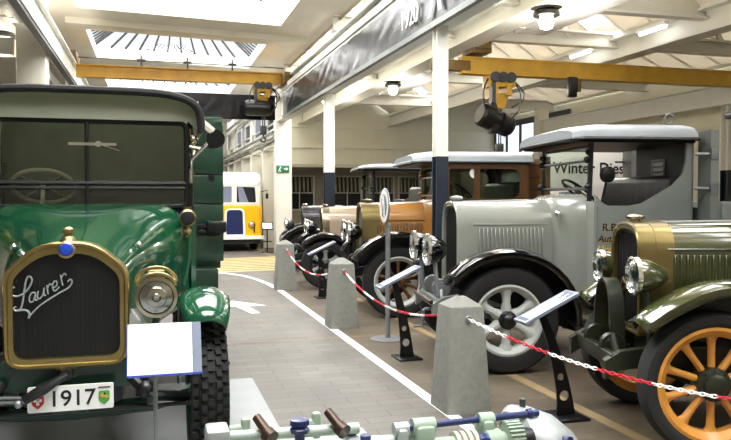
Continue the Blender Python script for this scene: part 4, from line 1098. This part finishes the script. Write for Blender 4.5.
MB().bb(-.35, .5, -.11, .11, .06, .28, bev=.02).build('beam_nose', 'crane_dark', t)
MB().bb(.45, .9, -.28, .28, .42, .66, bev=.02).bb(.5, .85, -.35, -.15, .5, .71).bb(.5, .85, .15, .35, .5, .71).build('end_carriage', 'crane_dark', t)
MB().bb(8.45, 9.3, -.3, .3, .1, .34, bev=.02).build('end_carriage', 'crane_dark', t)
def hoist(loc, s, lab, drop, motor_m, big):
    t = thing('hoist', lab, 'hoist', loc)
    MB().bb(-.3*s, .3*s, -.2*s, .2*s, -.28*s, -.02, bev=.02).bb(-.22*s, -.12*s, -.22*s, .22*s, -.5*s, -.2*s).bb(.08*s, .2*s, -.22*s, .22*s, -.46*s, -.2*s).prism([(-.2*s, -.4*s), (.2*s, -.4*s), (.1*s, -.72*s), (-.05*s, -.72*s)], XZ, -.08*s, .08*s).build('trolley', 'crane', t)
    w = MB()
    for dx in (-.2, -.02, .17): w.lathe([(0, -.03), (.11*s, -.03), (.11*s, .03), (0, .03)], (dx*s, -.24*s, -.08*s), (0, 1, 0), 16)
    w.bb(-.28*s, -.2*s, -.26*s, -.1*s, -.62*s, -.2*s).build('trolley_wheels', 'beam_dark', t)
    if big:
        mt = MB().lathe([(0, -.42), (.2, -.42), (.25, -.36), (.25, -.1), (.18, -.08), (.18, .08), (.24, .1), (.24, .34), (.17, .42), (0, .42)], (-.08, 0, -.98), (1, .1, -.35), 22)
        mt.bb(-.2, .06, -.15, .15, -1.25, -.82, bev=.03).build('hoist_motor', motor_m, t)
        MB().cyl((-.12, 0, -.5), (-.12, 0, -.9), .07, seg=10).cyl((.1, 0, -.55), (.02, 0, -.9), .03, seg=8).build('hanger', 'beam_dark', t)
    else:
        MB().lathe([(0, -.34), (.17, -.34), (.2, -.28), (.2, .28), (.15, .34), (0, .34)], (-.1, 0, -.62), (1, 0, 0), 20).bb(-.25, .1, -.16, .16, -.75, -.5, bev=.03).build('hoist_motor', motor_m, t)
    c = MB()
    for x0, x1, dz in ((-.3, -.42, -.9), (.2, .42, -.95), (.26, .5, -.7)):
        c.tube(smooth([(x0*s, -.1, -.1*s), (x1*s, -.14, -.35*s), (x1*s*.95, -.14, dz*s*.8), (x1*s*.5, -.1, dz*s)]), .016, 6)
    c.build('cable_loops', 'black', t)
    h = MB().cyl((0, 0, -.7*s), (0, 0, -drop+.25), .014, seg=6).cyl((.05, 0, -.7*s), (.05, 0, -drop+.25), .014, seg=6).bb(-.06, .1, -.06, .06, -drop+.05, -drop+.28, bev=.02)
    h.tube([(.02, 0, -drop+.08), (.02, 0, -drop), (.08, 0, -drop-.06), (.05, 0, -drop-.14), (-.03, 0, -drop-.12), (-.05, 0, -drop-.06)], .022, 6).build('hook_block', 'beam_dark', t)
    return t
hoist((7.2, 14.8, 4.22), 1.0, 'large black chain hoist on a yellow trolley under the right crane', 1.75, 'black', True)
hoist((2.75, 19.3, 4.498), .8, 'small dark hoist with pendant cable at the right end of the aisle crane', 1.35, 'black', False)
t = thing('pendant_control', 'small black control box hanging from the right crane beam', 'control box', (8.85, 14.6, 4.2))
MB().bb(-.1, .1, -.06, .06, -.42, .02, bev=.015).build('box', 'black', t)
MB().bb(.12, .2, -.05, .05, -.3, -.02, bev=.01).tube([(.1, 0, -.05), (.16, 0, .0)], .02, 6).build('bracket', 'crane_dark', t)

# ------------------------------------------------------------------ black tarpaulins
def sheet(name, f, nu, nv, amp, seed, m, parent=None):
    rnd = random.Random(seed); W = [(rnd.uniform(2, 16), rnd.uniform(-5, 5), rnd.uniform(0, 6.28), rnd.uniform(.3, 1)/1.6) for _ in range(9)]
    mb = MB(); rows = []
    for i in range(nu+1):
        row = []
        for j in range(nv+1):
            u, v = i/nu, j/nv
            a = sum(w4*math.sin(w1*u*14+w2*v*2+w3+1.5*math.sin(v*5+u*30)) for w1, w2, w3, w4 in W)*amp*(.35+.65*math.sin(PI*min(1, max(0, v)))**.5)
            row.append(f(u, v, a))
        rows.append(row)
    mb.loft(rows, closed=False, caps=False)
    return mb.build(name, m, parent, ang=80)
t = thing('tarpaulin_banner', 'long shiny black plastic banner lettered 1920 hanging along the girder', 'banner', (3.36, 0, 3.7))
sheet('plastic_sheet', lambda u, v, a: (-.03+a, .3+u*19.3, .03+v*.6), 420, 12, .003, 3, 'tarp', t)
MB().bb(-.05, .02, .3, 19.6, -.03, .04).build('lower_rail', 'grey_dark', t)
MB().bb(-.03, .02, .3, 19.6, .62, .67).build('upper_rail', 'beam', t)
text('banner_year', '1920', .36, 'white', t, (-.066, 9.82, .16), (PI/2, 0, -PI/2), depth=.004)
em = MB()
for a, b in (((8.72, .1), (8.5, .56)), ((8.5, .56), (8.36, .12))):
    em.prism([(a[0]+.05, a[1]), (a[0]-.05, a[1]), (b[0]-.05, b[1]), (b[0]+.05, b[1])], lambda p, q, d: (d, p, q), -.066, -.06)
em.build('white_chevron', 'poster', t)
t = thing('tarpaulin_curtain', 'short black plastic curtain hanging across the aisle below the crane', 'curtain', (-1.7, 19.75, 3.62))
sheet('plastic_sheet', lambda u, v, a: (u*4.85, a, v*.64), 90, 10, .003, 5, 'tarp', t)
MB().tube([(0, .02, .64), (4.9, .02, .64)], .02, 6).build('hanging_rod', 'beam_dark', t)

# ------------------------------------------------------------------ lamps
def hall_lamp(x, y, z, lab, refl=True):
    t = thing('hall_lamp', lab, 'lamp', (x, y, z), 0, 'round hall lamps under the girders')
    MB().lathe([(0, 0), (.16, 0), (.22, -.05), (.22, -.11), (.14, -.12), (0, -.12)], (0,0,0), (0,0,1), 20).build('lamp_cap', 'black', t)
    l = bpy.data.lights.new('lamp_light', 'POINT'); l.energy = 160; l.shadow_soft_size = .14; l.color = (1, .93, .82)
    lo = bpy.data.objects.new('lamp_light', l); COL.objects.link(lo); lo.location = (0, 0, -.5); lo.parent = t
    MB().lathe([(.1, -.11), (.13, -.2), (.1, -.3), (0, -.34)], (0,0,0), (0,0,1), 18).build('bulb', 'lamp', t)
    return t
hall_lamp(6.3, 11.2, 4.7, 'glowing round lamp at the top right above the large hoist')
hall_lamp(6.3, 19.4, 4.7, 'glowing round lamp between the two white columns')
hall_lamp(5.35, 23.4, 4.9, 'glowing round lamp just left of the far column')
hall_lamp(-2.7, 15.8, 4.75, 'glowing round lamp in the left side aisle')
def refl(x0, x1, y0, y1, z, lab):
    t = thing('lamp_reflector', lab, 'reflector', (x0, y0, z))
    MB().bb(0, x1-x0, 0, y1-y0, 0, .03, bev=.005).bb(0, .03, 0, y1-y0, .03, .08).bb(x1-x0-.03, x1-x0, 0, y1-y0, .03, .08).build('panel', 'white', t)
    MB().bb((x1-x0)/2-.1, (x1-x0)/2+.1, .3, y1-y0-.3, .03, .12).build('housing', 'beam', t)
    for yy in (.4, y1-y0-.4): MB().bb(-.45, .1, yy-.03, yy+.03, .0, .03).build('arm', 'beam', t)
refl(6.75, 7.4, 9.2, 13.2, 4.75, 'white reflector panel beside the top right lamp')
refl(6.7, 7.3, 17.5, 22.0, 4.72, 'white reflector panel beside the middle lamp')
refl(-2.4, -1.95, 12.4, 14.8, 4.735, 'white reflector panel beside the left aisle lamp')
for x, y, lab in ((9.95, 12.9, 'bright fluorescent tube under the far girder, nearer one'), (9.95, 15.6, 'bright fluorescent tube under the far girder, farther one')):
    t = thing('fluorescent_lamp', lab, 'lamp', (x, y, 5.03))
    MB().bb(-.07, .07, 0, .9, .03, .1).build('housing', 'white', t)
    MB().bb(.07, .34, .6, .7, .04, .08).build('bracket', 'beam', t)
    MB().cyl((0, .04, 0), (0, .86, 0), .035, seg=10).build('tube', 'tube', t)
for k, (x, y) in enumerate(((4.9, 33), (5.7, 33.6), (6.6, 33), (8.4, 33.4), (9.6, 33))):
    t = thing('spot_lamp', 'tiny glowing spot lamp under the ceiling of the store behind the hall', 'lamp', (x, y, 3.18), 0, 'tiny spot lamps in the store')
    MB().cyl((0, 0, 0), (0, 0, .06), .05, seg=10).build('lamp_base', 'beam', t)
    MB().sph((0, 0, -.05), .06, seg=10).build('bulb', 'lamp', t)
t = thing('hanging_sign', 'small white box sign hanging near the top of the hall', 'sign', (4.3, 9.9, 4.28))
MB().bb(-.1, .1, -.06, .06, 0, .22, bev=.01).build('sign_box', 'white', t)
MB().bb(-.06, -.03, -.066, -.06, .05, .17).bb(.02, .06, -.066, -.06, .05, .17).build('dark_marks', 'beam_dark', t)
MB().bb(-.02, .02, -.02, .02, .22, .8).build('hanger', 'beam', t)

# white poster behind the grey truck
t = thing('poster_board', 'large white board with dark serif lettering, seen through the grey truck cab', 'poster', (6.68, 11.75, 0))
MB().bb(0, 1.75, 0, .03, 1.2, 2.42, bev=.004).build('board', 'poster', t)
MB().bb(.1, .14, .03, .07, 0, 2.3).bb(1.6, 1.64, .03, .07, 0, 2.3).bb(.0, .24, -.15, .2, 0, .02).bb(1.5, 1.74, -.15, .2, 0, .02).build('legs', 'steel', t)
text('lettering', 'Winter', .28, 'ink', t, (.08, -.004, 2.02), (PI/2, 0, 0), depth=.002, bold=.004)
text('lettering', 'Dies', .28, 'ink', t, (1.0, -.004, 2.02), (PI/2, 0, 0), depth=.002, bold=.004)
MB().bb(.85, 1.5, -.006, 0, 1.28, 1.42).build('picture_strip', 'poster_blue', t)
MB().prism([(.15, 1.3), (.6, 1.3), (.62, 1.55), (.45, 1.7), (.2, 1.68)], XZ, -.006, 0).build('picture', 'panelgrey', t)

# ------------------------------------------------------------------ pale green machine in the foreground
t = thing('machine', 'pale green machine assembly with blue shaft and toothed gear in the foreground', 'machine', (.18, 2.86, -.03))
MB().bb(-.05, 1.5, -.16, .16, .18, .575, bev=.03).bb(.0, .62, -.12, .12, .57, .655, bev=.015).bb(.6, .78, -.1, .1, .57, .62, bev=.01).build('main_casting', 'machine', t)
MB().bb(.02, .14, -.22, .22, .03, .2, bev=.02).bb(1.3, 1.42, -.22, .22, .03, .2, bev=.02).build('foot', 'machine_green', t)
MB().bb(.005, .09, -.11, .02, .64, .745, bev=.012).build('end_block', 'alu', t)
MB().cyl((.09, -.13, .66), (.09, -.13, .70), .022, seg=12).build('bolt', 'navy', t)
MB().tube([(.08, -.02, .695), (.6, -.02, .685)], .022, 10).build('rocker_tube', 'machine', t)
for x0 in (.2, .48):
    MB().tube([(x0+.04, -.08, .70), (x0-.0, .0, .755)], [.022, .018], 12).cyl((x0+.03, -.07, .71), (x0+.045, -.095, .698), .03, seg=14).build('rocker_arm', 'copper', t)
    MB().bb(x0-.055, x0-.02, .02, .06, .64, .745, bev=.012).tube([(x0-.1, .04, .70), (x0-.04, .04, .70)], .02, 8).build('rocker_pivot', 'machine_green', t)
MB().lathe([(0, 0), (.02, 0), (.02, .03), (.035, .03), (.038, .045), (.03, .052), (.038, .062), (.036, .08), (0, .084)], (.36, -.04, .665), (0,0,1), 16).build('cap_nut', 'navy', t)
bk = MB().bb(.55, .65, -.14, .1, .6, .685, bev=.015).build('bolted_block', 'alu', t)
for k in range(2): MB().cyl((.575+.04*k, -.0-.07*k, .685), (.575+.04*k, -.0-.07*k, .702), .022, seg=14).build('bolt', 'navy', bk)
MB().tube([(.64, 0, .645), (.86, 0, .635)], .028, 12).build('oil_pipe', 'machine', t)
for x0, w_ in ((.83, .085), (1.12, .055)):
    MB().bb(x0, x0+w_, -.07, .05, .55, .685, bev=.02).cyl((x0-.005, -.02, .675), (x0+w_+.005, -.02, .675), .034, seg=16).build('shaft_bracket', 'machine_green', t)
MB().bb(.76, .8, -.06, .04, .55, .675, bev=.012).cyl((.75, -.01, .665), (.81, -.01, .665), .03, seg=14).build('shaft_bracket', 'alu', t)
MB().cyl((.76, -.02, .672), (1.36, -.02, .688), .014, seg=12).lathe([(0, 0), (.02, 0), (.022, .02), (.013, .026), (.016, .05), (0, .05)], (1.34, -.02, .688), (1, 0, .03), 14).build('blue_shaft', 'navy', t)
for k in range(4): MB().lathe([(.035, 0), (.058, 0), (.058, .016), (.035, .016), (.035, 0)], (.99+k*.026, -.0, .59), (1,0,0), 20).build('collar', 'canvas_pale', t)
MB().cyl((.9, 0, .59), (1.3, 0, .59), .04, seg=18).lathe([(.04, 0), (.056, .01), (.056, .07), (.04, .08)], (1.12, 0, .59), (1,0,0), 18).build('drum', 'machine_green', t)
MB().lathe([(0, 0), (.04, 0), (.045, .02), (.04, .04), (0, .04)], (1.085, -.03, .6), (1,0,0), 8).build('hex_nut', 'navy', t)
gm = MB().lathe([(0, 0), (.062, 0), (.062, .065), (0, .065)], (1.215, 0, .6), (1,0,0), 30)
for k in range(26):
    a = 2*PI*k/26
    gm.box((1.2475, math.cos(a)*.066, .6+math.sin(a)*.066), (.065, .008, .014), rot=(a-PI/2, 0, 0))
gm.build('gear', 'machine_green', t)
MB().lathe([(0, 0), (.045, .0), (.05, .05), (.03, .06), (0, .06)], (1.285, 0, .59), (1,0,0), 16).build('gear_boss', 'black', t)
cs = []
for x0, r0, z0_ in ((1.3, .1, .6), (1.33, .135, .59), (1.4, .15, .565), (1.5, .14, .535), (1.58, .11, .5), (1.62, .05, .47)):
    cs.append([(x0, .06+r0*1.2*math.cos(2*PI*i/24), z0_+r0*math.sin(2*PI*i/24)) for i in range(24)])
MB().loft(cs).build('end_housing', 'alu', t)
for dx, dz in ((0, 0), (.035, .02), (.04, -.025), (.0, -.04)): MB().cyl((1.44+dx, -.1, .6+dz), (1.44+dx, -.14, .605+dz), .016, seg=8).build('bolt', 'navy', t)
MB().cyl((1.36, .06, .71), (1.36, .06, .755), .014, seg=8).build('breather', 'beam_dark', t)
for o in t.children:
    k = o.name.split('.')[0]
    if k in ('rocker_arm', 'rocker_pivot', 'rocker_tube', 'cap_nut', 'end_block'): o.location.z += .03
    if k in ('gear', 'gear_boss', 'collar', 'drum', 'hex_nut'): o.location.z += .03; o.location.y -= .06
    if k in ('blue_shaft', 'shaft_bracket'): o.location.z += .025
